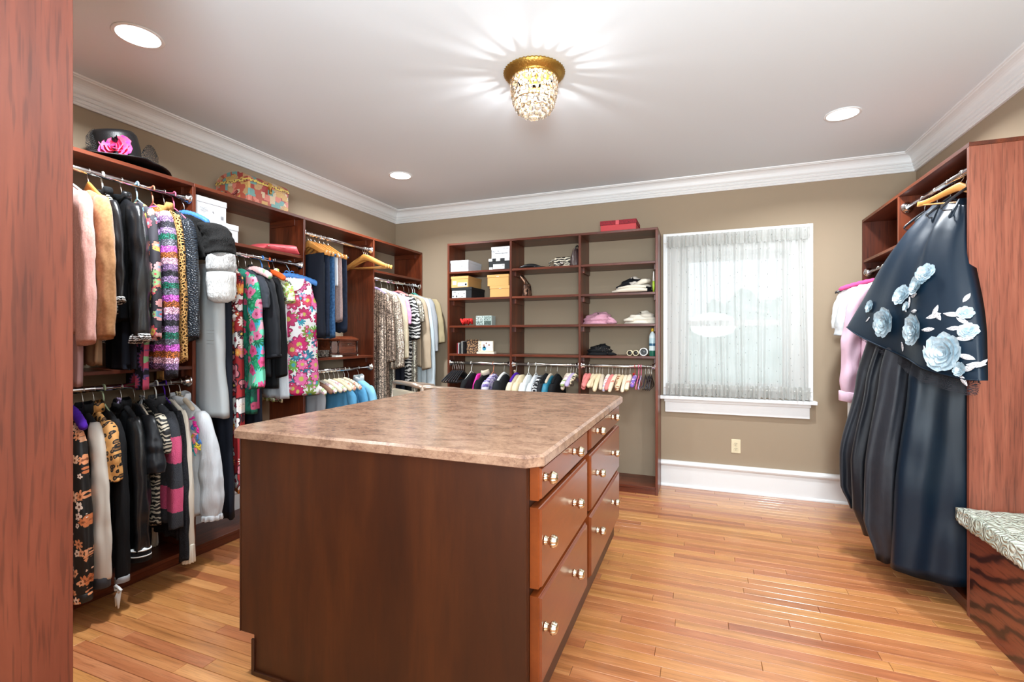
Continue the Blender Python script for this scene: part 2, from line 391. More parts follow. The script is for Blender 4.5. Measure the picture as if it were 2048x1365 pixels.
# ------------------------------------------------------------------ window
W = bpy.data.objects.new('window_1', None); COL.objects.link(W); struct(W); W.location = (.26, YB, .8)
def wpart(name, mb, mat):
    mb.v = [v - Vector((.26, YB, .8)) for v in mb.v]; return bevel(mb.obj(name, mat, W), .003)
for a in ((-.305, -.155, YB - .022, YB, .80, 2.205), (.675, .825, YB - .022, YB, .80, 2.205), (-.155, .675, YB - .022, YB, 2.03, 2.205)):
    wpart('casing', MB().box(*a), M['trim'])
for a in ((-.309, -.285, YB - .036, YB - .022, .80, 2.209), (.805, .829, YB - .036, YB - .022, .80, 2.209), (-.285, .805, YB - .036, YB - .022, 2.185, 2.209)):
    wpart('backband', MB().box(*a), M['trim'])
wpart('sill', MB().box(-.335, .852, YB - .075, YB + .06, .768, .796), M['trim'])
wpart('apron', MB().box(-.294, .808, YB - .024, YB, .650, .768), M['trim'])
wpart('apron_moulding', MB().box(-.30, .814, YB - .04, YB - .0, .742, .767), M['trim'])
for a in ((WX0, WX0 + .02, YB, YB + .14, WZ0, WZ1), (WX1 - .02, WX1, YB, YB + .14, WZ0, WZ1), (WX0, WX1, YB, YB + .14, WZ1 - .02, WZ1), (WX0, WX1, YB, YB + .14, WZ0 - .07, WZ0 + .0)):
    wpart('jamb', MB().box(*a), M['trim'])
mz = 1.425
for (yy, z0, z1) in ((YB + .04, WZ0, mz + .025), (YB + .08, mz - .025, WZ1 - .02)):
    s_ = MB().box(WX0 + .02, WX0 + .065, yy, yy + .035, z0, z1).box(WX1 - .065, WX1 - .02, yy, yy + .035, z0, z1)
    s_.box(WX0 + .065, WX1 - .065, yy, yy + .035, z0, z0 + .05).box(WX0 + .065, WX1 - .065, yy, yy + .035, z1 - .05, z1)
    wpart('sash', s_, M['trim'])
m = bpy.data.materials.new('window_glass'); m.use_nodes = True; nt = m.node_tree; nt.nodes.clear()
mx = nd(nt, 'MixShader', {0: .06, 1: nd(nt, 'BsdfTransparent').outputs[0], 2: nd(nt, 'BsdfGlossy', {'Roughness': .02}).outputs[0]}); oo = nd(nt, 'OutputMaterial'); nt.links.new(mx.outputs[0], oo.inputs[0]); M['glass'] = m
for (yy, z0, z1) in ((YB + .055, WZ0 + .05, mz - .02), (YB + .095, mz + .02, WZ1 - .07)):
    g = MB().box(WX0 + .065, WX1 - .065, yy, yy + .004, z0, z1); g.v = [v - Vector((.26, YB, .8)) for v in g.v]; g.obj('pane', M['glass'], W)
# tree line outside the window
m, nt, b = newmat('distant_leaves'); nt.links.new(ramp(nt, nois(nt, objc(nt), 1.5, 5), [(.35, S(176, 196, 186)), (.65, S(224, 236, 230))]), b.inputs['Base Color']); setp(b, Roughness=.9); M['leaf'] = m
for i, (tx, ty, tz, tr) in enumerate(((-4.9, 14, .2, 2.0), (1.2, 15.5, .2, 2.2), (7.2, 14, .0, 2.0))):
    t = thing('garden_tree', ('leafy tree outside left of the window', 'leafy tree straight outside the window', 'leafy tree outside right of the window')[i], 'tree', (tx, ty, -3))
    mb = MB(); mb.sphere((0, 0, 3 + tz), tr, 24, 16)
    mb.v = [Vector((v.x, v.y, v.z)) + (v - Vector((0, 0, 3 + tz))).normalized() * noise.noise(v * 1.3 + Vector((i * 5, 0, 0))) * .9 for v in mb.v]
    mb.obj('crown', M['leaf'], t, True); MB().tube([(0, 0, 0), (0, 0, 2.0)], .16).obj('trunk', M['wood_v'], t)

# curtain
m = bpy.data.materials.new('sheer_grey_voile'); m.use_nodes = True; nt = m.node_tree; nt.nodes.clear()
oc = objc(nt)
dif = nd(nt, 'BsdfDiffuse', {0: S(226, 226, 222)}); trl = nd(nt, 'BsdfTranslucent', {0: S(222, 224, 222)})
a = nd(nt, 'MixShader', {0: .55, 1: dif.outputs[0], 2: trl.outputs[0]})
vo = nd(nt, 'TexVoronoi', {'Vector': mapping(nt, oc, (13, .01, 9)), 'Scale': 1.0, 'Randomness': .6})
dd = nd(nt, 'VectorMath', {0: mapping(nt, oc, (13, .01, 9)), 1: vo.outputs['Position']}, operation='SUBTRACT').outputs[0]
sx = nd(nt, 'SeparateXYZ', {0: dd})
diam = mth(nt, 'ADD', mth(nt, 'MULTIPLY', mth(nt, 'ABSOLUTE', sx.outputs[0]), 2.4), mth(nt, 'ABSOLUTE', sx.outputs[2]))
dot = mth(nt, 'LESS_THAN', diam, .062)
dark_ = nd(nt, 'BsdfDiffuse', {0: S(120, 122, 120)})
a2 = nd(nt, 'MixShader', {0: dot, 1: a.outputs[0], 2: dark_.outputs[0]})
lw = nd(nt, 'LayerWeight', {'Blend': .35}).outputs['Facing']
opa = mth(nt, 'MINIMUM', mth(nt, 'ADD', mth(nt, 'MULTIPLY_ADD', lw, .42, .66), mth(nt, 'MULTIPLY', dot, .5)), .97)
tr = nd(nt, 'BsdfTransparent')
fin = nd(nt, 'MixShader', {0: opa, 1: tr.outputs[0], 2: a2.outputs[0]}); oo = nd(nt, 'OutputMaterial'); nt.links.new(fin.outputs[0], oo.inputs[0]); M['sheer'] = m
CT = thing('sheer_curtain', 'gathered grey sheer curtain with tiny diamond specks covering the window', 'curtain', (.26, YB - .06, .80))
def cloth_panel(name, x0, x1, zs, amp, nf, seed, par, mat, dep=0.0, edge=0.0):
    nx = 420; vs = []; fs = []; r = random.Random(seed); ph = [r.random() * 6 for _ in range(6)]
    for i, (z, a_) in enumerate(zs):
        for j in range(nx + 1):
            u = j / nx; x = x0 + (x1 - x0) * u
            uu = u + .012 * sin(u * 9 + z * 1.5 + ph[0]) + .004 * sin(u * 41 + z * 3)
            y = amp * a_ * (sin(uu * nf * 2 * pi + ph[1]) + .5 * sin(uu * nf * 1.37 * 2 * pi + ph[2] + z) + .35 * noise.noise(Vector((u * 60, z * 3, seed))))
            zz = z + (edge * (noise.noise(Vector((u * 55, seed, 0))) + .4 * sin(u * nf * 5)) if i in (0, len(zs) - 1) else 0)
            vs.append((x - .26, y + dep, zz - .80))
    n = nx + 1
    for i in range(len(zs) - 1):
        for j in range(nx): fs.append((i * n + j, i * n + j + 1, (i + 1) * n + j + 1, (i + 1) * n + j))
    return mesh_obj(name, vs, fs, mat, par)
cloth_panel('sheer_panel', -.272, .792, [(.885 + (2.085 - .885) * i / 14, 1.0 - .3 * sin(i / 14 * pi)) for i in range(15)],   .0105, 19, 1, CT, M['sheer'])
cloth_panel('header_ruffle', -.278, .798, [(2.178, .4), (2.165, 1), (2.150, .6), (2.13, .8), (2.105, 1), (2.082, .7)], .010, 34, 2, CT, M['sheer'], -.014, .006)
cloth_panel('header_ruffle', -.276, .796, [(2.170, .5), (2.14, .9), (2.08, .9)], .009, 28, 5, CT, M['sheer'], .004, .006)
cloth_panel('bottom_ruffle', -.284, .806, [(.805, 1.3), (.83, 1.2), (.855, .6), (.875, .9), (.895, 1.1), (.905, .5)], .013, 30, 3, CT, M['sheer'], -.014, .008)
cloth_panel('bottom_ruffle', -.282, .804, [(.812, 1.3), (.855, .7), (.90, .9)], .011, 26, 6, CT, M['sheer'], .006, .008)
for z in (2.125, .87):
    MB().tube([(-.30 - .26, .004, z - .8), (.82 - .26, .004, z - .8)], .005).obj('curtain_rod', M['whitep'], CT)
# outlet
t = thing('wall_outlet', 'ivory double wall outlet below the window', 'outlet', (.2735, YB, .387))
bevel(bx('cover_plate', M['ivory'], t, -.036, .036, -.006, 0, -.058, .058), .003)
for z in (-.021, .021):
    f_ = MB().lathe([(.001, 0), (.017, 0), (.0165, .003), (.001, .003)], 16, T=Matrix.Translation((0, -.006, z)) @ Matrix.Rotation(pi / 2, 4, 'X')).obj('socket_face', M['ivory'], t)
    MB().box(-.008, -.005, -.0105, -.009, z - .002, z + .008).box(.005, .008, -.0105, -.009, z - .002, z + .008).box(-.002, .002, -.0105, -.009, z - .011, z - .006).obj('slots', M['black'], f_)
MB().sphere((0, -.006, 0), .003).obj('screw', M['steel'], t)

# ------------------------------------------------------------------ ceiling lights
for i, (x, y) in enumerate(CANS):
    t = thing('recessed_downlight', ('round recessed ceiling light nearest the upper left corner', 'small round recessed ceiling light towards the far left corner', 'round recessed ceiling light over the window side, right of the crystal light', 'round recessed ceiling light near the right wall, outside the picture')[i], 'ceiling light', (x, y, ZC))
    MB().lathe([(.083, 0), (.098, 0), (.100, -.003), (.096, -.007), (.084, -.005)], 40).obj('trim_ring', M['trim'], t, True)
    MB().lathe([(.001, -.0035), (.086, -.0035), (.086, -.002), (.001, -.002)], 40).obj('lens', M['lens'], t)
t = thing('crystal_flush_light', 'flush ceiling light with gold fluted collar and basket of pale crystals', 'ceiling light', (CHX, CHY, ZC))
MB().lathe([(.12, 0), (.150, 0), (.158, -.004), (.155, -.012), (.142, -.026), (.130, -.034), (.126, -.036), (.126, -.042), (.119, -.046), (.112, -.040), (.12, -.02)], 96, flute=48, fa=.018).obj('collar', M['gold'], t, True)
m = bpy.data.materials.new('crystal_bead'); m.use_nodes = True; nt = m.node_tree; nt.nodes.clear()
gl = nd(nt, 'BsdfGlossy', {0: (1, .98, .95, 1), 'Roughness': .04}); tl = nd(nt, 'BsdfTranslucent', {0: (.22, .18, .14, 1)}); tp = nd(nt, 'BsdfRefraction', {0: (1, .98, .95, 1), 'IOR': 1.5, 'Roughness': .02})
df = nd(nt, 'BsdfDiffuse', {0: (.20, .17, .14, 1)})
a1 = nd(nt, 'MixShader', {0: .40, 1: tp.outputs[0], 2: tl.outputs[0]}); a0 = nd(nt, 'MixShader', {0: .25, 1: a1.outputs[0], 2: df.outputs[0]})
a3 = nd(nt, 'MixShader', {0: nd(nt, 'Fresnel', {'IOR': 1.7}).outputs[0], 1: a0.outputs[0], 2: gl.outputs[0]})
oo = nd(nt, 'OutputMaterial'); nt.links.new(a3.outputs[0], oo.inputs[0]); M['crystal'] = m
bead = MB().sphere((0, 0, 0), .0125, 8, 5, (1, .7, 1)).obj('crystal', M['crystal'], t).data
first = True
hoops = []
for k, (rr, zz, n) in enumerate(((.116, -.052, 24), (.117, -.077, 24), (.115, -.102, 24), (.112, -.127, 22), (.107, -.152, 20), (.098, -.176, 18), (.084, -.198, 16), (.062, -.214, 12), (.034, -.226, 7))):
    for j in range(n):
        a_ = 2 * pi * (j + (k % 2) * .12 + random.uniform(-.1, .1)) / n
        if first: o = [c for c in t.children if c.name.startswith('crystal')][0]; first = False
        else: o = put(bpy.data.objects.new('crystal', bead), t)
        s_ = random.uniform(.82, 1.15)
        o.location = (rr * cos(a_), rr * sin(a_), zz + random.uniform(-.003, .003)); o.rotation_euler = (0, random.uniform(-.3, .3), a_ + pi / 2); o.scale = (s_, s_, s_)
hp = MB()
for rr, zz in ((.113, -.045), (.110, -.115), (.103, -.155), (.082, -.192)):
    hp.tube([(rr * cos(2 * pi * q / 32), rr * sin(2 * pi * q / 32), zz) for q in range(32)], .0022, 5, closed=True)
hp.obj('hoops', M['gold'], t, True)
for q in (0, 1):
    a_ = .6 + pi * q
    o = MB().lathe([(.002, .03), (.012, .03), (.013, .01), (.016, 0), (.019, -.015), (.015, -.030), (.004, -.038), (.001, -.039)], 12).obj('bulb', M['bulb'], t, True); o.location = (.05 * cos(a_), .05 * sin(a_), -.075)
MB().lathe([(.001, 0), (.10, 0), (.10, -.006), (.02, -.012), (.012, -.04), (.001, -.041)], 24).obj('socket_plate', M['gold'], t)

# ------------------------------------------------------------------ built-in shelving
def rod(parent, p0, p1, r=.0155, mat='chrome', fl=(1, 1)):
    o = MB().tube([p0, p1], r, 16).obj('hanging_rod', M[mat], parent, True)
    d = (Vector(p1) - Vector(p0)).normalized()
    for k, (p, s_) in enumerate(((p0, 1), (p1, -1))):
        if not fl[k]: continue
        T = Matrix.Translation(p) @ (d * s_).to_track_quat('Z', 'Y').to_matrix().to_4x4()
        MB().lathe([(.001, 0), (.034, 0), (.036, .003), (.030, .009), (.022, .013), (.022, .028), (.016, .030), (.001, .030)], 20, T=T).obj('flange', M['chrome'], o, True)
    return o
XF = -2.776
T_ = .020
L = thing('closet_shelving', 'dark red wood open shelving with hanging rods along the left wall', 'shelving', (XL + .18, 2.8, 0))
def lp(name, mat, *d):
    mb = MB().box(*d); mb.v = [v - Vector((XL + .18, 2.8, 0)) for v in mb.v]; return bevel(mb.obj(name, mat, L), .0015, 1)
DY = [.99, 1.964, 2.812, 3.641, 4.452]
ZT = 2.210
for i, y in enumerate(DY): lp('side_panel' if i in (0, 4) else 'divider', M['wood_v'], XL + .002, XF, y - T_ / 2, y + T_ / 2, 0, ZT - T_)
for i in range(4):
    y0, y1 = DY[i] + T_ / 2, DY[i + 1] - T_ / 2
    lp('top_panel', M['wood_y'], XL + .002, XF, DY[i] - (T_ / 2 if i == 0 else 0), DY[i + 1] + (T_ / 2 if i == 3 else 0), ZT - T_, ZT)
    lp('bottom_shelf', M['wood_y'], XL + .002, XF, y0, y1, .047, .067)
    lp('toe_board', M['wood_y'], XF - .03, XF - .012, y0, y1, 0, .047)
    for z in {0: (1.135,), 1: (1.913,), 2: (1.141,), 3: (1.922,)}[i]:
        lp('shelf', M['wood_y'], XL + .002, XF - .004, y0, y1, z - T_, z)
        lp('cleat', M['wood_x'], XL + .03, XF - .07, y1 - .018, y1, z - T_ - .045, z - T_)
        lp('cleat', M['wood_x'], XL + .03, XF - .07, y0, y0 + .018, z - T_ - .045, z - T_)
    lp('cleat', M['wood_x'], XL + .03, XF - .07, y1 - .018, y1, ZT - T_ - .045, ZT - T_)
RX = -2.81
def lrod(y0, y1, z, fl=(1, 1)):
    c = Vector((XL + .18, 2.8, 0)); rod(L, Vector((RX, y0, z)) - c, Vector((RX, y1, z)) - c, fl=fl)
lrod(1.0, 1.954, 2.118); lrod(1.0, 1.954, 1.045); lrod(1.974, 2.802, 1.846); lrod(2.822, 3.631, 2.098); lrod(2.822, 3.631, 1.034); lrod(3.651, 4.442, 1.846)

# back unit
YS = 4.125
Bk = thing('bookcase_shelving', 'dark red wood open shelf unit with three bays on the back wall', 'shelving', (-1.31, 4.3, 0))
def kp(name, mat, *d):
    mb = MB().box(*d); mb.v = [v - Vector((-1.31, 4.3, 0)) for v in mb.v]; return bevel(mb.obj(name, mat, Bk), .0015, 1)
DX = [-2.276, -1.628, -.983, -.339]
for i, x in enumerate(DX): kp('side_panel' if i in (0, 3) else 'divider', M['wood_v'], x - T_ / 2 + (.0 if i < 3 else .0), x + T_ / 2, YS, YB - .003, 0, ZT - T_)
for i in range(3):
    x0, x1 = DX[i] + T_ / 2, DX[i + 1] - T_ / 2
    kp('top_panel', M['wood_x'], DX[i] - (T_ / 2 if i == 0 else 0), DX[i + 1] + (T_ / 2 if i == 2 else 0), YS, YB - .003, ZT - T_, ZT)
    for z in (1.936, 1.680, 1.417, 1.147):
        kp('shelf', M['wood_x'], x0, x1, YS + .003, YB - .003, z - T_, z)
        kp('cleat', M['wood_x'], x0, x0 + .018, YS + .07, YB - .05, z - T_ - .045, z - T_); kp('cleat', M['wood_x'], x1 - .018, x1, YS + .07, YB - .05, z - T_ - .045, z - T_)
    kp('bottom_shelf', M['wood_x'], x0, x1, YS + .003, YB - .003, .047, .067); kp('toe_board', M['wood_x'], x0, x1, YS + .012, YS + .03, 0, .047)
    c = Vector((-1.31, 4.3, 0)); rod(Bk, Vector((x0, YS + .035, 1.058)) - c, Vector((x1, YS + .035, 1.058)) - c, .0125, 'steel')

# right unit
XFR = 1.160
R_ = thing('wardrobe_shelving', 'dark red wood open wardrobe with solid end panel on the right wall', 'shelving', (1.33, 3.66, 0))
def rp(name, mat, *d):
    mb = MB().box(*d); mb.v = [v - Vector((1.33, 3.66, 0)) for v in mb.v]; return bevel(mb.obj(name, mat, R_), .0015, 1)
rp('end_panel', M['wood_end'], XFR, XR - .002, 2.862, 2.884, 0, ZT - T_ + .0)
rp('divider', M['wood_v'], XFR, XR - .002, 3.722, 3.742, 0, ZT - T_)
rp('side_panel', M['wood_v'], XFR, XR - .002, 4.446, 4.466, 0, ZT - T_)
for a, b in ((2.862, 3.732), (3.732, 4.466)): rp('top_panel', M['wood_y'], XFR, XR - .002, a, b, ZT - T_, ZT)
for a, b in ((2.884, 3.722), (3.742, 4.446)):
    rp('bottom_shelf', M['wood_y'], XFR, XR - .002, a, b, .047, .067); rp('toe_board', M['wood_y'], XFR + .012, XFR + .03, a, b, 0, .047)
rp('shelf', M['wood_y'], XFR + .004, XR - .002, 3.742, 4.446, 1.876, 1.896)
rp('back_panel', M['wood_y'], XR - .014, XR - .003, 2.884, 4.446, 1.40, ZT - T_)
c = Vector((1.33, 3.66, 0))
rod(R_, Vector((1.205, 2.884, 2.108)) - c, Vector((1.205, 3.722, 2.115)) - c, .0155); rod(R_, Vector((1.198, 3.742, 1.80)) - c, Vector((1.198, 4.446, 1.80)) - c, .0155)

# tall cabinet end beside the camera, left
t = thing('tall_cabinet', 'tall dark red wood cabinet side filling the left edge', 'cabinet', (-1.61, .42, 0))
bevel(bx('side_panel', M['wood_tall'], t, .378, .400, -.18, .18, 0, 2.62), .0015)
bx('side_panel', M['wood_tall'], t, -.40, -.378, -.18, .18, 0, 2.62)
bx('front_panel', M['wood_tall'], t, -.378, .378, -.18, -.16, 0, 2.62)
bx('back_panel', M['wood_tall'], t, -.378, .378, .16, .18, 0, 2.62)
bx('top_panel', M['wood_tall'], t, -.378, .378, -.16, .16, 2.60, 2.62)

# bench and cushion
t = thing('bench', 'boxed bench with bold dark oak grain below the cushion', 'bench', (1.33, 1.7, 0))
bevel(bx('front_panel', M['wood_bench'], t, -.170, -.150, -1.3, 1.158, .0, .432), .0015)
bx('seat_board', M['wood_bench'], t, -.150, .168, -1.3, 1.158, .412, .432)
bx('end_panel', M['wood_bench'], t, -.150, .168, -1.3, -1.28, 0, .412)
m, nt, b = newmat('cream_rosette_fabric'); oc = objc(nt)
vo = nd(nt, 'TexVoronoi', {'Vector': oc, 'Scale': 16.0}); vd = vo.outputs['Distance']
d = nd(nt, 'VectorMath', {0: mapping(nt, oc, (16, 16, 16)), 1: vo.outputs['Position']}, operation='SUBTRACT').outputs[0]
spi = mth(nt, 'SINE', mth(nt, 'MULTIPLY', vd, 26.0))
hgt = mth(nt, 'ADD', mth(nt, 'MULTIPLY', spi, .5), mth(nt, 'ADD', mth(nt, 'MULTIPLY', vd, -1.5), nois(nt, oc, 40, 4, .6, 1)))
nt.links.new(ramp(nt, nois(nt, oc, 5, 3), [(.3, S(196, 204, 186)), (.7, S(216, 220, 206))]), b.inputs['Base Color']); setp(b, Roughness=.55)
bump(nt, b, hgt, .9, .012); M['rosette'] = m
# cushion: a dense slab pushed about by swirled noise so the gathered rosettes are real relief
nx, ny, nz = 26, 150, 7; X0, X1, Yc0, Yc1, Z0, Z1 = 1.105, 1.495, .40, 2.856, .433, .512
rings = []
for j in range(ny + 1):
    y = Yc0 + (Yc1 - Yc0) * j / ny; ring = []
    per = [(X0 + (X1 - X0) * i / nx, Z1) for i in range(nx)] + [(X1, Z1 - (Z1 - Z0) * i / nz) for i in range(nz)] + [(X1 - (X1 - X0) * i / nx, Z0) for i in range(nx)] + [(X0, Z0 + (Z1 - Z0) * i / nz) for i in range(nz)]
    e = min(1, min(j, ny - j) / 2.5)
    for (x, z) in per:
        cx, cz = (X0 + X1) / 2, (Z0 + Z1) / 2; dx, dz = (x - cx) / (X1 - X0) * 2, (z - cz) / (Z1 - Z0) * 2
        r4 = (abs(dx) ** 10 + abs(dz) ** 6) ** (1 / 10.0) or 1; q = Vector((x, y, z))
        nn = Vector((dx ** 7, 0, dz ** 3)); nn = nn.normalized() if nn.length > 0 else nn
        cel = noise.voronoi(q * 17)[0]; h = .005 * sin(min(cel[0], .9) * 13) *.5 + .004 * noise.noise(q * 11) - .003 * cel[0]
        ring.append((cx + (x - cx) * (.992 if abs(dz) > .9 else 1) + nn.x * h - 1.33, y - 1.7, cz + (z - cz) * (.8 + .2 * e) * (.93 if abs(dx) > .97 else 1) + nn.z * h))
    rings.append(ring)
cu = MB().loft(rings).obj('bench_cushion', M['rosette'], None, True); cu.location = (1.33, 1.7, .006)
tag(cu, 'cream cushion with gathered rosette texture on the bench', 'cushion')

# ------------------------------------------------------------------ island
I0, I1, J0, J1 = -1.680, -.492, 1.375, 2.955
t = thing('island_cabinet', 'dark red wood island cabinet with drawers in the middle of the floor', 'cabinet', ((I0 + I1) / 2, (J0 + J1) / 2, 0))
c0 = Vector(((I0 + I1) / 2, (J0 + J1) / 2, 0))
def ip(name, mat, *d, par=None, bv=.0015):
    mb = MB().box(*d); mb.v = [v - c0 for v in mb.v]; return bevel(mb.obj(name, mat, par or t), bv, 1)
def endpanel(y0, y1):
    P = [(I0, .150), (I0 + .07, .150), (I0 + .07, 0), (I1 - .06, 0), (I1 - .06, .10), (I1, .10), (I1, .909), (I0, .909)]
    mb = MB().loft([[Vector((x, y0, z)) - c0 for x, z in P][::-1], [Vector((x, y1, z)) - c0 for x, z in P][::-1]])
    return bevel(mb.obj('end_panel', M['wood_island'], t), .002, 1)
endpanel(J0, J0 + .02); endpanel(J1 - .02, J1)
ip('left_side', M['wood_island'], I0, I0 + .02, J0 + .02, J1 - .02, .15, .909)
ip('corner_strip', M['wood_island'], I0 - .004, I0, J0 - .003, J0 + .02, .15, .909)
ip('toe_kick', M['wood_island'], I0 + .075, I0 + .09, J0 + .02, J1 - .02, 0, .15)
ip('toe_corner', M['wood_island'], I0 + .064, I0 + .078, J0 - .008, J0 + .0, 0, .138)
ip('shoe_moulding', M['wood_island'], I0 + .078, I1 - .06, J0 - .010, J0, 0, .018)
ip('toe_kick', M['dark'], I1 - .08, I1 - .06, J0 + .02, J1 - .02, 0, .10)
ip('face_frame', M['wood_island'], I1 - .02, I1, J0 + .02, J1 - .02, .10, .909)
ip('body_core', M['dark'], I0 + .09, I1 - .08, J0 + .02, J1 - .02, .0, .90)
def knob(par, y, z):
    T = Matrix.Translation(Vector((-.452, y, z)) - c0) @ Matrix.Rotation(pi / 2, 4, 'Y') @ Matrix.Scale(1.22, 4)
    o = MB().lathe([(.001, 0), (.011, 0), (.011, .003), (.0085, .006), (.009, .014), (.0135, .017), (.0150, .020), (.0150, .026), (.0125, .030), (.0128, .031), (.009, .034), (.004, .035), (.001, .0352)], 40, T=T, flute=10, fa=.09).obj('knob', M['brass'], par, True)
    o['label'] = 'polished pale brass fluted knob'
for (y0, y1, ks) in ((1.418 - .14, 2.046, (1.411, 1.797)), (2.118, 2.911, (2.236, 2.65))):
    y0 = 1.402 if y0 < 1.3 else y0
    for (z0, z1, zk) in ((.800, .905, .868), (.530, .778, .672), (.235, .506, .404)):
        mb = MB(); y0_ = y0
        # slab front with a stepped, rounded edge
        prof = [(-.490, 0), (-.463, 0), (-.4605, .0025), (-.4605, .0045), (-.453, .0075)]
        rings = []
        for (xx, ins) in prof: rings.append([Vector(p) - c0 for p in ((xx, y0_ + ins, z0 + ins), (xx, y1 - ins, z0 + ins), (xx, y1 - ins, z1 - ins), (xx, y0_ + ins, z1 - ins))])
        o = mb.loft(rings).obj('drawer_front', M['wood_drawer'], t)
        for k in ks: knob(o, k if k > 1.5 else 1.432, zk)
ct = MB(); cx = .045
P = [(-1.727 + cx, 1.3475), (-.4393 - cx, 1.3475), (-.4393, 1.3475 + cx), (-.4393, 2.995 - cx), (-.4393 - cx, 2.995), (-1.727 + cx, 2.995), (-1.727, 2.995 - cx), (-1.727, 1.3475 + cx)]
def offs(P, d):
    cx_, cy_ = -1.083, 2.171; return [(x - d * (1 if x > cx_ else -1) * (1 if abs(x - cx_) > .6 else .6), y - d * (1 if y > cy_ else -1) * (1 if abs(y - cy_) > .78 else .6)) for x, y in P]
ct.loft([[Vector((x, y, .911)) for x, y in offs(P, .002)], [Vector((x, y, .913)) for x, y in P], [Vector((x, y, .940)) for x, y in P], [Vector((x, y, .948)) for x, y in offs(P, .009)]])
co = Vector((-1.083, 2.171, .911)); ct.v = [v - co for v in ct.v]
o = ct.obj('countertop', M['laminate']); o.location = co; tag(o, 'mottled brown laminate countertop with clipped corners on the island', 'countertop')

# ------------------------------------------------------------------ hangers
def hook_pts(drop=.075, r=.0195, z0=0.0):
    p = [(r * cos(radians(a)), 0, z0 + .0 + r * sin(radians(a))) for a in range(-25, 206, 21)]
    p = [(x, y, z - .0015 + (r - .0155) * -.0) for x, y, z in p][::-1]
    # p now runs from the inner tail (left) over the top to the open tip (right); continue the left tail down to the neck
    return [(0, 0, -drop), (0, 0, -drop + .02), (-.004, 0, -drop + .035), (-r * .9, 0, -.022)] + p
def arm_pts(w, z0, dz, n=12, sharp=1.0):
    return [(w * (i / n), 0, z0 - dz * (sin(i / n * pi / 2) ** 1.3) * 1.0) for i in range(-0, n + 1)]
def sym(fn, n=24): return [fn(-1 + 2 * i / n) for i in range(n + 1)]
def hanger(kind, label, loc, rz, mat, group=None, hook=None, w=.20, bow=None, r=.018, name=None, rod_r=.0155, dp=.060):
    nm = name or {'padded': 'padded_hanger', 'wood': 'wooden_hanger', 'velvet': 'slim_hanger', 'wire': 'wire_hanger', 'plastic': 'tube_hanger'}[kind]
    t = thing(nm, label, 'hanger', loc, rz, group)
    hk = hook or M['steel']; hr = {'padded': .0022, 'wood': .0020, 'velvet': .0020, 'wire': .0016, 'plastic': .0036}[kind]
    MB().tube(hook_pts(r=rod_r + hr + .0006), hr, 6).obj('hook', hk, t, True)
    if kind == 'padded':
        mb = MB(); rings = []
        for i in range(41):
            u = -1 + i / 20; x = w * u; z = -.090 - dp * abs(u) ** 1.6
            rr = r * (1.0 + .10 * sin(i * 2.3)) * (1 if abs(u) < .9 else max(.12, sqrt(max(0, 1 - ((abs(u) - .9) / .1) ** 2))))
            rings.append([(x + 0, rr * .9 * cos(a), z + rr * sin(a)) for a in [2 * pi * k / 12 for k in range(12)]])
        mb.loft(rings).obj('padding', mat, t, True)
        if bow:
            q = MB()
            for s_ in (-1, 1):
                q.tube([(0, -.008, -.072), (s_ * .016, -.012, -.058), (s_ * .030, -.012, -.062), (s_ * .026, -.010, -.078), (0, -.008, -.074)], .0045, 6)
                q.tube([(0, -.010, -.075), (s_ * .012, -.018, -.095), (s_ * .018, -.02, -.118)], .004, 6)
            q.obj('bow', bow, t, True)
    elif kind == 'wood':
        rings = []
        for i in range(33):
            u = -1 + i / 16; x = w * u; z = -.074 - .108 * abs(u) ** 1.2 + .020 * (abs(u) ** 6); hh = .016 + .010 * (1 - abs(u)) ** 2 + .006 * max(0, abs(u) - .75); y = .020 * abs(u) ** 2
            rings.append([(x, y + .0065 * cx_, z + hh * cz_) for cx_, cz_ in ((-1, -.8), (-.6, -1), (.6, -1), (1, -.8), (1, .7), (.5, 1), (-.5, 1), (-1, .7))])
        MB().loft(rings).obj('shoulder_arms', mat, t, True)
        MB().tube([(-w * .88, .016, -.168), (w * .88, .016, -.168)], .0055, 8).obj('bar', mat, t, True)
        MB().lathe([(.001, -.078), (.005, -.078), (.005, -.060), (.001, -.060)], 8).obj('ferrule', M['steel'], t)
    elif kind == 'velvet':
        rings = []
        for i in range(33):
            u = -1 + i / 16; x = w * u; z = -.080 - .085 * abs(u) ** 1.15
            rings.append([(x, .003 * a, z + .008 * b_) for a, b_ in ((-1, -1), (1, -1), (1, 1), (-1, 1))])
        mb = MB().loft(rings); mb.tube([(-w * .96, 0, -.163), (-w * .9, 0, -.178), (w * .9, 0, -.178), (w * .96, 0, -.163)], .0032, 6)
        mb.obj('shoulder_arms', mat, t, True)
    else:
        rr = hr
        p = [(-.006, 0, -.078), (-w * .5, 0, -.115), (-w * .95, 0, -.155), (-w, 0, -.165), (-w * .95, 0, -.174), (w * .95, 0, -.174), (w, 0, -.165), (w * .95, 0, -.155), (w * .5, 0, -.115), (.006, 0, -.078)]
        MB().tube(p, rr, 6, closed=True).obj('frame', mat, t, True)
    return t

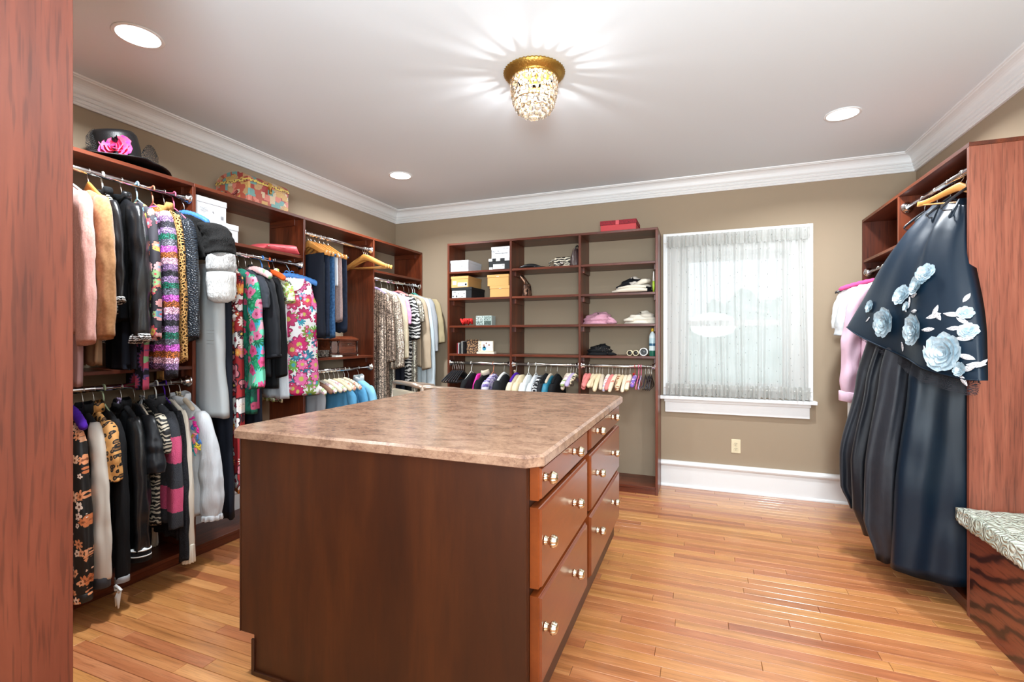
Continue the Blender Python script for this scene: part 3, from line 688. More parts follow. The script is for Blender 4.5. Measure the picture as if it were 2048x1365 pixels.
# ------------------------------------------------------------------ garments
def interp(keys, z):
    for a, b in zip(keys, keys[1:]):
        if a[0] >= z >= b[0]:
            f = (a[0] - z) / (a[0] - b[0] + 1e-9); f = f * f * (3 - 2 * f) * .5 + f * .5
            return [p + (q - p) * f for p, q in zip(a[1:], b[1:])]
    return list(keys[-1][1:])
def body_mesh(keys, folds=3, amp=.010, seed=0, n=44, steps=26, hem=0.0, pw=.7, jit=.004, slant=0.0, capt=True):
    """keys: (z, half width, half thickness, x offset); folds deepen downwards"""
    r = random.Random(seed); ph = [r.random() * 6.28 for _ in range(5)]
    z1, z0 = keys[0][0], keys[-1][0]; rings = []
    zs = sorted(set([k[0] for k in keys] + [z1 + (z0 - z1) * (i / steps) ** 1.0 for i in range(steps + 1)]), reverse=True)
    for z in zs:
        w, t, xo = interp(keys, z); d = (z1 - z) / (z1 - z0); ring = []
        for k in range(n):
            a = 2 * pi * k / n; ca, sa = cos(a), sin(a)
            x = w * math.copysign(abs(ca) ** pw, ca); y = t * math.copysign(abs(sa) ** .85, sa)
            u = x / (w + 1e-6)
            fd = amp * d ** .7 * (sin(u * folds * pi + ph[0] + .8 * sin(z * 2 + ph[3])) + .45 * sin(u * folds * 2.3 * pi + ph[1] + z * 3))
            nz = noise.noise(Vector((u * 2.5, sa * 1.5, z * 6 + seed))) * jit * (.4 + d)
            zz = z + (hem * (noise.noise(Vector((u * 2.2, seed, 1))) + .5 * sin(u * folds * pi + ph[2])) if z == z0 else 0) + slant * x * d
            ring.append((x * (1 + .5 * nz / .02 * .1) + xo, y + fd + nz, zz))
        rings.append(ring)
    inner = [(p[0] * .97 + 0, p[1] * .8, p[2] + .012) for p in rings[-1]]
    inner2 = [(p[0] * .96, p[1] * .7, p[2] + .05) for p in rings[-1]]
    mb = MB().loft(rings + [inner, inner2], True)
    return mb
def sleeve_mesh(side, sw, z0, L, r0, r1, seed=0, out=.045, ky=.62, cuff=0.0, puff=0.0, fwd=0.0, n=24, crease=.05, zb=.0):
    r = random.Random(seed * 7 + side); p1, p2 = r.random() * 6, r.random() * 6; rings = []; st = 34
    for i in range(st + 1):
        f = i / st; z = z0 - L * f
        x = side * (sw - .035 + (out + .03) * (1 - (1 - f) ** 3.2)); y = -fwd * f
        rr = r0 + (r1 - r0) * f
        rr *= .55 + .45 * min(1, (f / .10) ** .5) if f < .10 else 1
        if puff: rr *= 1 + puff * sin(min(1, f * 1.02) ** 2.2 * pi)
        rr *= 1 + crease * .5 * sin(f * 19 + p1) * (f ** .5)
        if i == st: rr *= .95
        vf = .16 * min(1, f * 1.6)
        ring = []
        for k in range(n):
            a = 2 * pi * k / n
            q = rr * (1 + vf * .6 * sin(3 * a + p1 + f * 1.5) + vf * .45 * sin(5 * a + p2 - f * 2.2)) + .006 * noise.noise(Vector((cos(a) * 1.5 + seed, sin(a) * 1.5, f * 9)))
            ring.append((x + q * cos(a), y + q * ky * sin(a) + crease * rr * .7 * sin(f * 17 + 2 * a + p2), z + (.012 * cos(a) * side if i == st else 0) + zb))
        rings.append(ring)
    cx_ = sum(p[0] for p in rings[-1]) / n; cy_ = sum(p[1] for p in rings[-1]) / n
    rings.append([((p[0] - cx_) * .8 + cx_, (p[1] - cy_) * .8 + cy_, p[2] + .02) for p in rings[-1]])
    return MB().loft(rings, True)
def cuff_mesh(side, sw, z0, L, r1, h, seed, out=.045, ky=.62, fwd=0.0, flare=1.12, n=24, ruff=0.0):
    x = side * (sw - .035 + out + .03); y = -fwd; z = z0 - L
    mb = MB(); rings = []
    for i, f in enumerate((0, .06, .5, .94, 1)):
        rr = r1 * (flare if 0 < f < 1 else flare * .93); m_ = n * 3 if ruff else n
        rings.append([(x + (rr + ruff * f * sin(11 * a)) * cos(a), y + (rr * ky + ruff * f * sin(11 * a + 1)) * sin(a), z + .015 - h * f + (.010 * cos(a) * side)) for a in [2 * pi * k / m_ for k in range(m_)]])
    rings.append([((p[0] - x) * .8 + x, (p[1] - y) * .8 + y, p[2] + .012) for p in rings[-1]])
    return mb.loft(rings, True)
def collar_mesh(w=.062, t=.032, z=-.088, h=.035, th=.010):
    rings = []; n = 28
    for k in range(n):
        a = 2 * pi * k / n; x = w * cos(a); y = t * sin(a); zz = z - .012 * abs(cos(a)) - (.022 if sin(a) < -.5 else 0)
        rings.append([(x * (1 + q / w * .5), y * (1 + q / t * .5), zz + dz) for q, dz in ((0, h), (th, h * .8), (th * 1.4, -.012), (-th * .4, -.008), (-.002, h * .9))])
    rings.append(rings[0]); return MB().loft(rings, False)
GN = [0]
def garment(name, label, cat, loc, rz, mat, L, group=None, sw=.185, th=.034, hw=None, sl=None, sr=(.05, .040), smat=None, cuff=None, collar=None,
            drop=.085, folds=3, amp=.009, hem=.006, puff=0.0, waist=None, crease=.05, keys=None, ruff=0.0, out=.045, ky=.62, jit=.004, body2=None, strap=False, fwd=0.0, flare=1.12, slant=0.0):
    GN[0] += 1; sd = GN[0]; hw = hw or sw * .95
    zn = -.098 if not strap else -.105; zs = zn - drop * .8
    keys = keys or [(zn, .045, .014, 0), (zn - .012, .075, th * .55, 0), (zn - drop * .45, sw * .72, th * .8, 0), (zs, sw * .97, th * .85, 0), (zs - .04, sw, th, 0),
                    (zs - .18, sw * .93, th * 1.05, 0), ((zs - .18 - L) / 2, waist or (sw * .9 + hw) / 2, th, 0), (-L, hw, th * 1.05, 0)]
    t = thing(name, label, cat, loc, rz, group)
    body_mesh(keys, folds, amp, sd, hem=hem, jit=jit, slant=slant).obj('body', mat, t, True)
    if sl:
        for s_ in (1, -1):
            sleeve_mesh(s_, sw, zs + .022, sl, sr[0], sr[1], sd, out, ky, puff=puff, crease=crease, fwd=fwd).obj('sleeve', smat or mat, t, True)
            if cuff:
                c_ = cuff_mesh(s_, sw, zs + .022, sl, sr[1], cuff[1], sd, out, ky, flare=flare, ruff=ruff, fwd=fwd).obj('cuff', cuff[0], t, True)
                if len(cuff) > 2: c_['label'] = cuff[2]
    if collar: collar_mesh().obj('collar', collar, t, True)
    if body2:
        k2 = [(-.30, sw * .8, th * .5, 0), (-.5, sw * .82, th * .55, 0), (-body2[1], body2[3] if len(body2) > 3 else sw * .86, th * .6, 0)]
        o = body_mesh(k2, folds, amp, sd + 50, hem=.01).obj('lower_layer', body2[0], t, True); o['label'] = body2[2]
    return t

F = {}
def A(n, m): F[n] = m; return m
A('pink', fab('pink_boucle_wool', S(226, 172, 160), .95, .9, 60, .2, S(214, 158, 148)))
A('dpink', fab('dusty_pink_wool', S(176, 140, 140), .9, .2))
A('camel', fab('camel_suede', S(184, 138, 96), .95, .5, 34, .15, S(162, 118, 78)))
A('camel2', fab('tan_suede', S(150, 120, 92), .95, .3))
A('black', fab('black_wool', S(15, 16, 19), .85, .5, 30))
A('navyb', fab('midnight_cloth', S(16, 21, 33), .8, .35, 24))
A('blackst', bands('black_white_ruffled_stripe', [(-1.2 + i * .02, S(20, 20, 22) if i % 2 else S(215, 212, 205)) for i in range(0, 31)][:31], .7) if False else zebra('black_white_ladder_knit', S(18, 18, 20), S(218, 214, 206), 14))
A('leather', leather('black_leather', S(24, 25, 28), .3))
A('bwfringe', zebra('black_white_pleats', S(16, 16, 18), S(225, 225, 225), 30))
A('leatherw', leather('black_glossy_leather', S(26, 28, 30), .25))
A('paisley', floral('charcoal_paisley_knit', S(58, 56, 64), [dict(scale=16, petals=8, cols=[S(232, 92, 104), S(226, 130, 110), S(238, 178, 180)], centre=S(150, 190, 210), density=.9, rad=.5, ring=S(40, 40, 48)), dict(scale=24, petals=6, cols=[S(120, 170, 200), S(238, 205, 90), S(160, 200, 140)], centre=S(220, 90, 100), density=.45, rad=.42)]))
A('fanprint', floral('navy_fan_print', S(28, 30, 44), [dict(scale=9, petals=16, cols=[S(90, 170, 120), S(224, 92, 130)], centre=S(150, 210, 150), density=.9, rad=.5, ring=S(110, 90, 150), depth=.2)]))
gl = [S(28, 26, 36), S(120, 92, 132), S(214, 164, 186), S(160, 88, 40), S(196, 90, 196), S(96, 96, 110), S(16, 92, 74), S(134, 108, 150)]
A('sparkle', bands('metallic_rainbow_knit', [(-1.02 + i * .0325, gl[(i) % 8]) for i in range(0, 30)], .5, 1.0, .006, .8, bsc=220))
A('crochet', net('tan_crochet', S(196, 150, 88), 58, w=.16))
A('tan', fab('tan_knit', S(192, 146, 84), .9, .5, 40))
A('snake', scales('black_quilted_scales', S(44, 52, 62), S(12, 14, 18), 46, .4))
A('furb', fur('black_fur', S(5, 5, 5), S(20, 18, 18))); bpy.data.materials['black_fur'].node_tree.nodes['Principled BSDF'].inputs['Sheen Weight'].default_value = 0
A('furg', fur('grey_fur', S(120, 118, 118), S(206, 204, 202), 22))
A('furw', fur('white_fur', S(196, 195, 192), S(236, 236, 234), 20))
A('paleg', fab('pale_grey_satin', S(188, 194, 196), .5, .25, 14))
A('chainr', floral('red_floral_print', S(162, 32, 38), [dict(scale=10, petals=5, cols=[S(226, 222, 220), S(214, 128, 140), S(240, 236, 232)], centre=S(150, 40, 60), density=.75, rad=.5, ring=S(60, 30, 40)), dict(scale=15, petals=12, cols=[S(230, 150, 70), S(44, 30, 40), S(236, 226, 214)], centre=S(228, 190, 90), density=.40, rad=.45, depth=.45)], blotch=[(S(40, 24, 34), 12, .64)]))
A('ruffle', floral('white_red_trimmed_ruffle', S(222, 214, 208), [dict(scale=26, petals=4, cols=[S(140, 24, 38), S(40, 26, 34), S(220, 120, 50)], centre=S(222, 214, 208), density=.8, rad=.5, ring=S(120, 30, 40))], st=.5))
A('palm', floral('green_pink_palm_print', S(120, 224, 190), [dict(scale=13, petals=12, cols=[S(24, 146, 92), S(30, 170, 120), S(20, 120, 80)], centre=S(60, 190, 130), density=.75, rad=.55, depth=.5), dict(scale=14, petals=5, cols=[S(240, 130, 176), S(246, 164, 190), S(232, 90, 150)], centre=S(200, 60, 110), density=.5, rad=.45)], blotch=[(S(70, 190, 220), 9, .55), (S(236, 176, 196), 11, .6)]))
A('palmd', floral('dark_green_palm_print', S(22, 110, 90), [dict(scale=12, petals=12, cols=[S(18, 140, 86), S(14, 84, 70)], centre=S(30, 150, 100), density=.8, rad=.55, depth=.5), dict(scale=15, petals=5, cols=[S(206, 60, 96), S(180, 70, 100)], centre=S(140, 40, 80), density=.45, rad=.4)]))
A('charc', fab('charcoal_crepe', S(52, 56, 64), .8, .3))
A('blkm', fab('black_matte_jersey', S(26, 28, 33), .75, .35, 18))
A('limef', floral('lime_leaf_print', S(222, 226, 196), [dict(scale=26, petals=6, cols=[S(120, 170, 50), S(60, 80, 40), S(170, 200, 80)], centre=S(214, 90, 130), density=.9, rad=.5, depth=.5)]))
A('whiteb', fab('white_brocade', S(206, 212, 218), .7, .6, 60))
A('bigfl', floral('white_cotton_with_large_pink_flowers', S(236, 236, 236), [
    dict(scale=11, petals=10, cols=[S(36, 150, 176), S(110, 170, 60), S(24, 110, 140), S(126, 150, 60)], centre=S(60, 160, 180), density=.75, rad=.50, depth=.45),
    dict(scale=9, petals=9, cols=[S(206, 28, 110), S(232, 110, 170), S(192, 30, 100), S(206, 60, 90)], centre=S(200, 190, 90), density=.82, rad=.52, depth=.22, ring=S(150, 16, 74)),
    dict(scale=34, petals=5, cols=[S(236, 140, 190), S(206, 28, 110)], centre=S(250, 240, 240), density=.30, rad=.42)], rough=.6))
A('white', fab('white_lining', S(222, 224, 228), .7, .2))
A('dkblue', fab('dark_navy_denim', S(22, 30, 46), .9, .5, 24, 0, S(30, 40, 60)))
A('jean', fab('blue_denim', S(34, 66, 104), .9, .6, 30, 0, S(62, 100, 140)))
A('lace', fab('dusty_rose_lace', S(176, 152, 146), .9, .9, 80, 0, S(152, 128, 124)))
A('ltblue', fab('light_blue_cotton', S(132, 190, 214), .8, .35, 16))
A('midblue', fab('sky_blue_cotton', S(84, 150, 190), .8, .35, 16))
A('sequin', sequin('brown_gold_sequins', S(70, 56, 48), S(178, 156, 138), 150, .45, 10))
A('sequin2', sequin('taupe_ribbed_sequins', S(96, 80, 70), S(196, 176, 158), 170, .4, 14))
A('creamt', fab('cream_tweed', S(214, 200, 174), .9, .8, 80, 0, S(196, 180, 150)))
A('pinkb', fab('mauve_pink_cloth', S(206, 150, 186), .7))
A('zebra', zebra('black_white_ripple', S(16, 16, 18), S(206, 204, 200), 9))
A('goldl', sequin('champagne_lace', S(96, 88, 78), S(190, 180, 164), 120, .3, 9))
A('beige', fab('beige_linen', S(184, 164, 140), .85, .2))
A('iceb', fab('ice_blue_linen', S(202, 214, 220), .85, .25))
A('greyl', fab('light_grey_cloth', S(160, 162, 166), .85, .25))
A('khaki', fab('khaki_cotton', S(172, 156, 122), .85, .4))
A('orangef', floral('black_rayon_orange_flowers', S(14, 14, 16), [dict(scale=19, petals=7, cols=[S(226, 150, 104), S(240, 196, 164), S(206, 120, 72)], centre=S(120, 60, 30), density=.62, rad=.5, depth=.5), dict(scale=24, petals=5, cols=[S(232, 170, 130), S(240, 220, 205)], centre=S(90, 40, 20), density=.35, rad=.4, depth=.4)], rough=.5))
A('satinw', fab('ivory_satin', S(206, 200, 190), .32, .3, 9))
A('purple', fab('purple_velvet', S(72, 24, 148), .9, .1))
A('leop', leopard('leopard_cotton', S(206, 150, 84), S(16, 14, 14), S(120, 84, 44), 34))
A('aztec', zebra('black_ivory_geometric', S(18, 18, 20), S(190, 180, 160), 15))
A('satinb', fab('black_satin', S(34, 36, 40), .28, .35, 9))
pk = S(220, 88, 130); gy = S(60, 63, 70)
A('stripe', bands('pink_grey_wide_stripe', [(-.75, gy), (-.658, pk), (-.535, gy), (-.405, pk), (-.27, gy), (-.05, gy)], .95, 0, .004, .9, bsc=260))
A('tweed', fab('black_tweed', S(44, 46, 52), .95, 1.0, 90, 0, S(20, 20, 24)))
A('creamw', fab('cream_cotton', S(222, 214, 198), .85, .3))
A('whitec', fab('white_crinkled_cotton', S(208, 212, 216), .85, .9, 36))
A('braidw', fab('ivory_braid', S(224, 210, 190), .8, .6, 90))
A('grayk', fab('grey_rib', S(62, 62, 66), .9, .5))
A('lilac', floral('lilac_ditsy_print', S(206, 200, 214), [dict(scale=50, petals=5, cols=[S(120, 100, 170), S(90, 80, 140), S(170, 150, 200)], centre=S(80, 70, 120), density=.95, rad=.55)]))
A('hotpink', fab('hot_pink_satin', S(230, 50, 160), .5, .3))
A('creamk', fab('cream_silk', S(222, 208, 182), .6, .3))
A('whiter', fab('white_cotton', S(226, 228, 226), .8, .3))
A('teal', fab('teal_satin', S(48, 124, 150), .4, .3))
A('dotw', leopard('black_white_dotted', S(24, 24, 30), S(230, 230, 230), S(230, 230, 230), 60))
A('wfl', floral('white_satin_small_flowers', S(226, 220, 206), [dict(scale=30, petals=5, cols=[S(150, 170, 110), S(206, 160, 176), S(226, 220, 206), S(160, 160, 200)], centre=S(226, 220, 206), density=.8, rad=.4)], rough=.5))
A('cfl', floral('cream_satin_rose_print', S(226, 210, 184), [dict(scale=26, petals=5, cols=[S(206, 130, 110), S(226, 210, 184), S(150, 140, 100)], centre=S(226, 200, 170), density=.55, rad=.4)], rough=.5))
A('creams', fab('cream_satin', S(224, 206, 170), .45, .4, 40)); A('beiges', fab('beige_satin', S(206, 190, 168), .45, .4, 40)); A('pinks', fab('rose_satin', S(222, 130, 126), .45, .4, 40))
A('blues', fab('blue_satin', S(72, 128, 196), .4, .5, 40)); A('oranges', fab('orange_velvet', S(226, 92, 32), .85, .2)); A('pinkgr', floral('pink_green_satin', S(238, 186, 184), [dict(scale=16, petals=5, cols=[S(150, 190, 150), S(240, 200, 200)], centre=S(200, 210, 170), density=.6, rad=.5)], rough=.5))
A('mulr', floral('violet_dotted_satin', S(120, 90, 180), [dict(scale=40, petals=5, cols=[S(226, 200, 226), S(206, 90, 140)], centre=S(230, 230, 240), density=.7, rad=.4)], rough=.5))
A('spot', leopard('black_spotted_cream', S(226, 214, 180), S(24, 24, 24), S(24, 24, 24), 50))
A('redr', fab('red_satin', S(206, 44, 40), .6, .4, 60)); A('brownst', zebra('brown_cream_stripe', S(150, 92, 60), S(226, 206, 170), 20))
A('greens', fab('green_velvet', S(20, 130, 80), .8)); A('lav', fab('lavender_ribbon', S(186, 168, 206), .5))
A('pinkf', fab('pink_velvet', S(216, 80, 134), .9)); A('mint', fab('mint_ribbon', S(90, 190, 170), .6)); A('brown', fab('brown_velvet', S(130, 92, 74), .8))
A('vinyl', fab('white_tube', S(222, 222, 216), .35, .0)); A('pbl', fab('pale_blue_tube', S(160, 196, 214), .35, .0)); A('ppk', fab('pink_tube', S(224, 110, 140), .35, .0)); A('gtube', fab('celadon_tube', S(170, 186, 150), .35, 0))
A('horange', fab('salmon_tube', S(206, 130, 100), .4, 0))
TL = radians(-11)
# --- upper left rod
def G1(n, lab, cat, Y, mat, L, **k): return garment(n, lab, cat, (RX, Y, 2.118), k.pop('rz', TL), mat, L, **k)
def Hn(kind, lab, Y, z, mat, **k): return hanger(kind, lab, (k.pop('x', RX), Y, z), k.pop('rz', TL), mat, **k)
g1 = 'garments on the upper left rod'
G1('coat', 'pink boucle wool coat nearest the tall cabinet on the upper left rod', 'coat', 1.375, F['pink'], .80, sl=.70, sr=(.060, .052), body2=(F['dpink'], 1.045, 'smooth dusty pink hem', .15), th=.030)
G1('jacket', 'camel tan suede jacket beside the pink coat', 'jacket', 1.455, F['camel'], .78, sl=.675, sr=(.058, .050), body2=(F['camel2'], .95, 'darker tan lower hem', .12), th=.028)
G1('blouse', 'black top with white ladder trim between suede and leather jackets', 'top', 1.515, F['blackst'], .70, sl=.50, sr=(.034, .030), smat=F['leather'], cuff=(F['bwfringe'], .02), ruff=.006, th=.022, sw=.165, collar=F['black'])
G1('leather_jacket', 'black leather jacket with pleated black and white cuffs', 'jacket', 1.600, F['leather'], .74, sl=.675, sr=(.062, .054), cuff=(F['bwfringe'], .035, 'black and white pleated cuff'), ruff=.010, th=.030, collar=F['leatherw'], crease=.07, body2=(F['navyb'], .975, 'midnight blue hem', .16))
G1('cardigan', 'charcoal cardigan printed with coral and blue paisley', 'cardigan', 1.675, F['paisley'], .80, sl=.68, sr=(.042, .038), th=.024, sw=.175, body2=(F['fanprint'], 1.09, 'navy hem with fan print', .11))
G1('knit_dress', 'glittering metallic striped knit in purple, green and copper', 'dress', 1.755, F['sparkle'], .985, sl=.885, sr=(.052, .046), th=.028, crease=.03, jit=.008)
G1('crochet_cardigan', 'tan open crochet cardigan beside the glittering knit', 'cardigan', 1.815, F['crochet'], .95, sl=.80, sr=(.032, .030), th=.02, sw=.18, body2=(F['tan'], 1.05, 'plain tan knit hem', .05), collar=F['tan'])
G1('quilted_jacket', 'black quilted jacket with scale stitching', 'jacket', 1.870, F['snake'], .78, sl=.67, sr=(.058, .052), th=.030, sw=.17, drop=.10)
t = G1('fur_jacket', 'black, grey and white banded fur jacket over the first divider', 'jacket', 1.928, F['furb'], .34, sl=.18, sr=(.080, .078), th=.04, sw=.19, drop=.10, jit=.012, rz=radians(14), out=.05, ky=.85)
for nm, mt, zt, ll, r0, r1 in (('grey_fur_band', 'furg', -.325, .12, .082, .088), ('white_fur_band', 'furw', -.425, .19, .090, .078)):
    for s_ in (1, -1):
        rings = []
        for i in range(11):
            f = i / 10; rr = (r0 + (r1 - r0) * f) * (.88 + .12 * sin(f * pi) ** .5) * (1 if 0 < f < 1 else .55) * (1 + .05 * noise.noise(Vector((f * 5, 1, s_))))
            rings.append([(s_ * .235 + rr * cos(a) + .006 * noise.noise(Vector((a * 2, f * 4, 3))), .72 * rr * sin(a), zt - ll * f) for a in [2 * pi * k / 20 for k in range(28)]])
        MB().loft(rings).obj(nm, F[mt], t, True)
Hn('velvet', 'pale hanger under the pink boucle coat', 1.375, 2.118, F['whiter'])
Hn('wood', 'wooden hanger under the camel suede jacket', 1.455, 2.118, M['hwood'], w=.17)
Hn('plastic', 'thick white tube hanger of the black ladder trim top', 1.515, 2.118, F['vinyl'], hook=F['vinyl'], w=.15)
Hn('wire', 'thin steel hanger of the leather jacket', 1.600, 2.118, M['steel'], w=.165)
Hn('plastic', 'pale blue tube hanger of the paisley cardigan', 1.675, 2.118, F['pbl'], hook=F['pbl'], w=.155)
Hn('plastic', 'salmon tube hanger of the glittering knit', 1.755, 2.118, F['horange'], hook=F['horange'], w=.165)
Hn('wire', 'thin steel hanger of the crochet cardigan', 1.815, 2.118, M['steel'], w=.16)
Hn('plastic', 'bright pink tube hanger of the quilted jacket', 1.870, 2.118, F['ppk'], hook=F['ppk'], w=.15)
Hn('padded', 'light blue padded hanger beneath the fur jacket', 1.928, 2.118, F['blues'], rz=radians(14), w=.16)
# --- lower left rod (z 1.045)
def G2(n, lab, cat, Y, mat, L, **k): return garment(n, lab, cat, (RX, Y, 1.045), k.pop('rz', TL), mat, L, **k)
G2('shirt', 'long black shirt with orange flower print under a purple hanger', 'shirt', 1.36, F['orangef'], .86, sl=.75, sr=(.050, .052), th=.03, puff=.12, cuff=(F['orangef'], .04), drop=.10, sw=.18)
G2('bomber_jacket', 'black jacket with long ivory satin sleeves', 'jacket', 1.432, F['black'], .80, sl=.72, sr=(.056, .066), smat=F['satinw'], cuff=(F['grayk'], .05, 'dark grey rib cuff'), th=.026, ky=.5, collar=F['black'], crease=.04, flare=.98)
G2('shirt', 'leopard spotted shirt behind the ivory satin sleeve', 'shirt', 1.478, F['leop'], .55, sl=.28, sr=(.052, .056), th=.022, sw=.185, collar=F['leop'])
G2('long_cardigan', 'long black cardigan with a white bow at the cuff', 'cardigan', 1.520, F['black'], .86, sl=.76, sr=(.042, .040), th=.024, cuff=(F['greyl'], .03))
bw = MB(); T0 = Vector((.262, -.02, -.935))
for s_ in (-1, 1):
    bw.tube([T0, T0 + Vector((s_ * .018, -.012, .018)), T0 + Vector((s_ * .036, -.008, .010)), T0 + Vector((s_ * .018, -.012, -.004)), T0], .006, 6)
    bw.tube([T0, T0 + Vector((s_ * .008, -.010, -.035)), T0 + Vector((s_ * .016, -.012, -.080))], [.007, .009, .003], 6)
bo = bw.obj('bow', F['whiter'], bpy.data.objects[[o.name for o in COL.objects if o.name.startswith('long_cardigan')][-1]], True); bo['label'] = 'white ribbon bow'
t = G2('varsity_jacket', 'black jacket with white striped cuffs on the lower left rod', 'jacket', 1.600, F['leatherw'], .70, sl=.66, sr=(.056, .060), cuff=(F['black'], .06), th=.028, collar=F['black'], crease=.05)
for s_ in (1, -1):
    for dz in (.0, .028):
        o = cuff_mesh(s_, .185, -.144, .66 + dz, .061, .006, 3, flare=1.13).obj('cuff_stripe', F['whiter'], t, True)
G2('blouse', 'black satin blouse with short flared sleeves', 'blouse', 1.662, F['satinb'], .60, sl=.29, sr=(.052, .080), th=.024, ky=.55, sw=.175)
t = G2('knit_dress', 'black and ivory geometric patterned dress with ivory braid neckline', 'dress', 1.712, F['aztec'], .72, th=.026, sw=.195, sl=.20, sr=(.04, .045))
br = MB().tube([(.05, -.035, -.10), (.15, -.040, -.15), (.205, -.036, -.22), (.222, -.030, -.33), (.215, -.03, -.42), (.19, -.034, -.425), (.182, -.036, -.35), (.165, -.042, -.24)], .006, 6).obj('braid_trim', F['braidw'], t, True)
G2('striped_sweater', 'charcoal sweater with wide bright pink stripes', 'sweater', 1.772, F['stripe'], .735, sl=.61, sr=(.054, .050), th=.030, crease=.03, jit=.008, collar=F['grayk'])
G2('long_coat', 'narrow black tweed coat beside the pink striped sweater', 'coat', 1.818, F['tweed'], .84, sl=.80, sr=(.034, .034), th=.020, sw=.19)
G2('shirt', 'cream blouse with tiered ruffle ends behind the tweed coat', 'blouse', 1.845, F['creamw'], .80, sl=.74, sr=(.032, .036), th=.018, sw=.185, cuff=(F['creamw'], .10), ruff=.006)
t = G2('peasant_blouse', 'white crinkled peasant blouse with bright embroidered shoulder', 'blouse', 1.905, F['whitec'], .76, sl=.60, sr=(.062, .058), th=.034, rz=radians(6), puff=.22, cuff=(F['whitec'], .03), ruff=.008, ky=.55, crease=.10, sw=.175, drop=.11, collar=F['whitec'], out=.06)
# embroidery: little raised leaf stitches lying over the shoulder
def leafs(par, pts, colmats, nm='embroidery'):
    for (x, y, z, s_, rot, k) in pts:
        mb = MB(); v = []; n = 8
        for i in range(n): a = 2 * pi * i / n; v.append((s_ * cos(a) * .34, 0, s_ * sin(a)))
        vs = [(0, -.003, 0)] + v; fs = [(0, i + 1, (i + 1) % n + 1) for i in range(n)]
        mb.add(vs, fs, Matrix.Translation((x, y, z)) @ Matrix.Rotation(rot, 4, 'Y'))
        mb.obj(nm, colmats[k], par)
em_ = [F['hotpink'], F['blues'], A('yel', fab('yellow_thread', S(226, 200, 60), .7, 0)), A('tq', fab('turquoise_thread', S(40, 180, 190), .7, 0)), A('cor', fab('coral_thread', S(236, 130, 150), .7, 0))]
rr_ = random.Random(5); pts = []
for gx, gz, k in ((.150, -.20, 0), (.165, -.225, 0), (.185, -.23, 0), (.195, -.26, 0), (.155, -.25, 1), (.205, -.30, 1), (.185, -.29, 4), (.15, -.29, 2), (.215, -.33, 1), (.16, -.33, 3), (.195, -.345, 2), (.175, -.32, 4), (.15, -.36, 3), (.165, -.385, 3), (.185, -.37, 4), (.21, -.36, 2)):
    for q in range(3): pts.append((gx + rr_.uniform(-.008, .008), -.056 - .010 * (gx > .17), gz + rr_.uniform(-.01, .01), .017, rr_.uniform(-1.6, 1.6), k))
leafs(t, pts, em_)
Hn('padded', 'deep purple velvet hanger on the lower left rod', 1.385, 1.045, F['purple'], w=.235, r=.020, rz=radians(-16), bow=F['lav'])
for Y, kd, lab, mt, hk in ((1.432, 'wire', 'thin steel hanger of the ivory sleeved jacket', 'purple', None), (1.478, 'wire', 'thin steel hanger of the leopard shirt', 'purple', None), (1.520, 'plastic', 'celadon green tube hanger of the long black cardigan', 'gtube', 1),
                       (1.600, 'padded', 'hanger with lavender ribbon in the cuff striped jacket', 'black', None), (1.662, 'wire', 'thin steel hanger of the black satin blouse', 'black', None), (1.712, 'padded', 'hanger with pale grey bow in the geometric dress', 'black', None),
                       (1.772, 'plastic', 'white tube hanger of the pink striped sweater', 'vinyl', 1), (1.818, 'plastic', 'violet tube hanger of the tweed coat', 'purple', 1), (1.845, 'wire', 'thin steel hanger of the cream blouse', 'black', None), (1.905, 'padded', 'beige padded hanger with bow inside the peasant blouse', 'beiges', None)):
    Hn(kd, lab, Y, 1.045, F[mt] if kd != 'wire' else M['steel'], hook=F[mt] if hk else None, w=.155, r=.014, bow={1.600: F['lav'], 1.712: F['greyl'], 1.905: F['creams']}.get(Y))
# --- bay 2 rod (z 1.846)
def G3(n, lab, cat, Y, mat, L, **k): return garment(n, lab, cat, (RX, Y, 1.846), k.pop('rz', TL), mat, L, **k)
t = G3('sheath_dress', 'long pale grey satin sheath dress with notched curved hem', 'dress', 2.055, F['paleg'], 1.0, sw=.175, hw=.205, th=.055, folds=2, amp=.010, waist=.165, slant=-.10, rz=radians(-8))
for z in (-.50, -.52, -.56, -.58):
    MB().tube([(-.15 + .30 * i / 12, -.062 * sqrt(max(.15, 1 - ((i - 6) / 7.0) ** 2)) - .0, z) for i in range(13)], .0018, 5).obj('seam', F['paleg'], t, True)
G3('evening_gown', 'long plain navy black gown behind the pale grey dress', 'dress', 2.125, F['navyb'], 1.64, sw=.17, hw=.19, th=.032)
t = G3('ruffled_dress', 'red floral dress with white trimmed ruffles at the neckline', 'dress', 2.205, F['chainr'], 1.50, sw=.17, hw=.19, th=.036, amp=.014, folds=4)
for i, (z, w) in enumerate(((-.20, .10), (-.24, .15), (-.29, .185), (-.345, .195), (-.40, .190))):
    p = [(-w + 2 * w * k / 30, -.040 - .010 * sin(k * 1.9 + i), z - .07 * (1 - (k / 15 - 1) ** 2) * (i > 1) + .006 * sin(k * 2.3)) for k in range(31)]
    mb = MB(); mb.loft([[Vector(q) + Vector(e) for e in ((0, 0, .016), (0, -.012, .004), (0, -.010, -.016), (0, .004, -.008))] for q in p]); mb.obj('ruffle', F['ruffle'], t, True)
G3('tunic', 'bright green and pink palm print tunic', 'dress', 2.285, F['palmd'], 1.03, sl=.72, sr=(.055, .062), smat=F['palm'], th=.032, sw=.175, hw=.19, folds=4)
G3('top', 'charcoal open sleeve top with a thin red edge', 'top', 2.335, F['charc'], .80, sl=.22, sr=(.045, .048), th=.02, sw=.175)
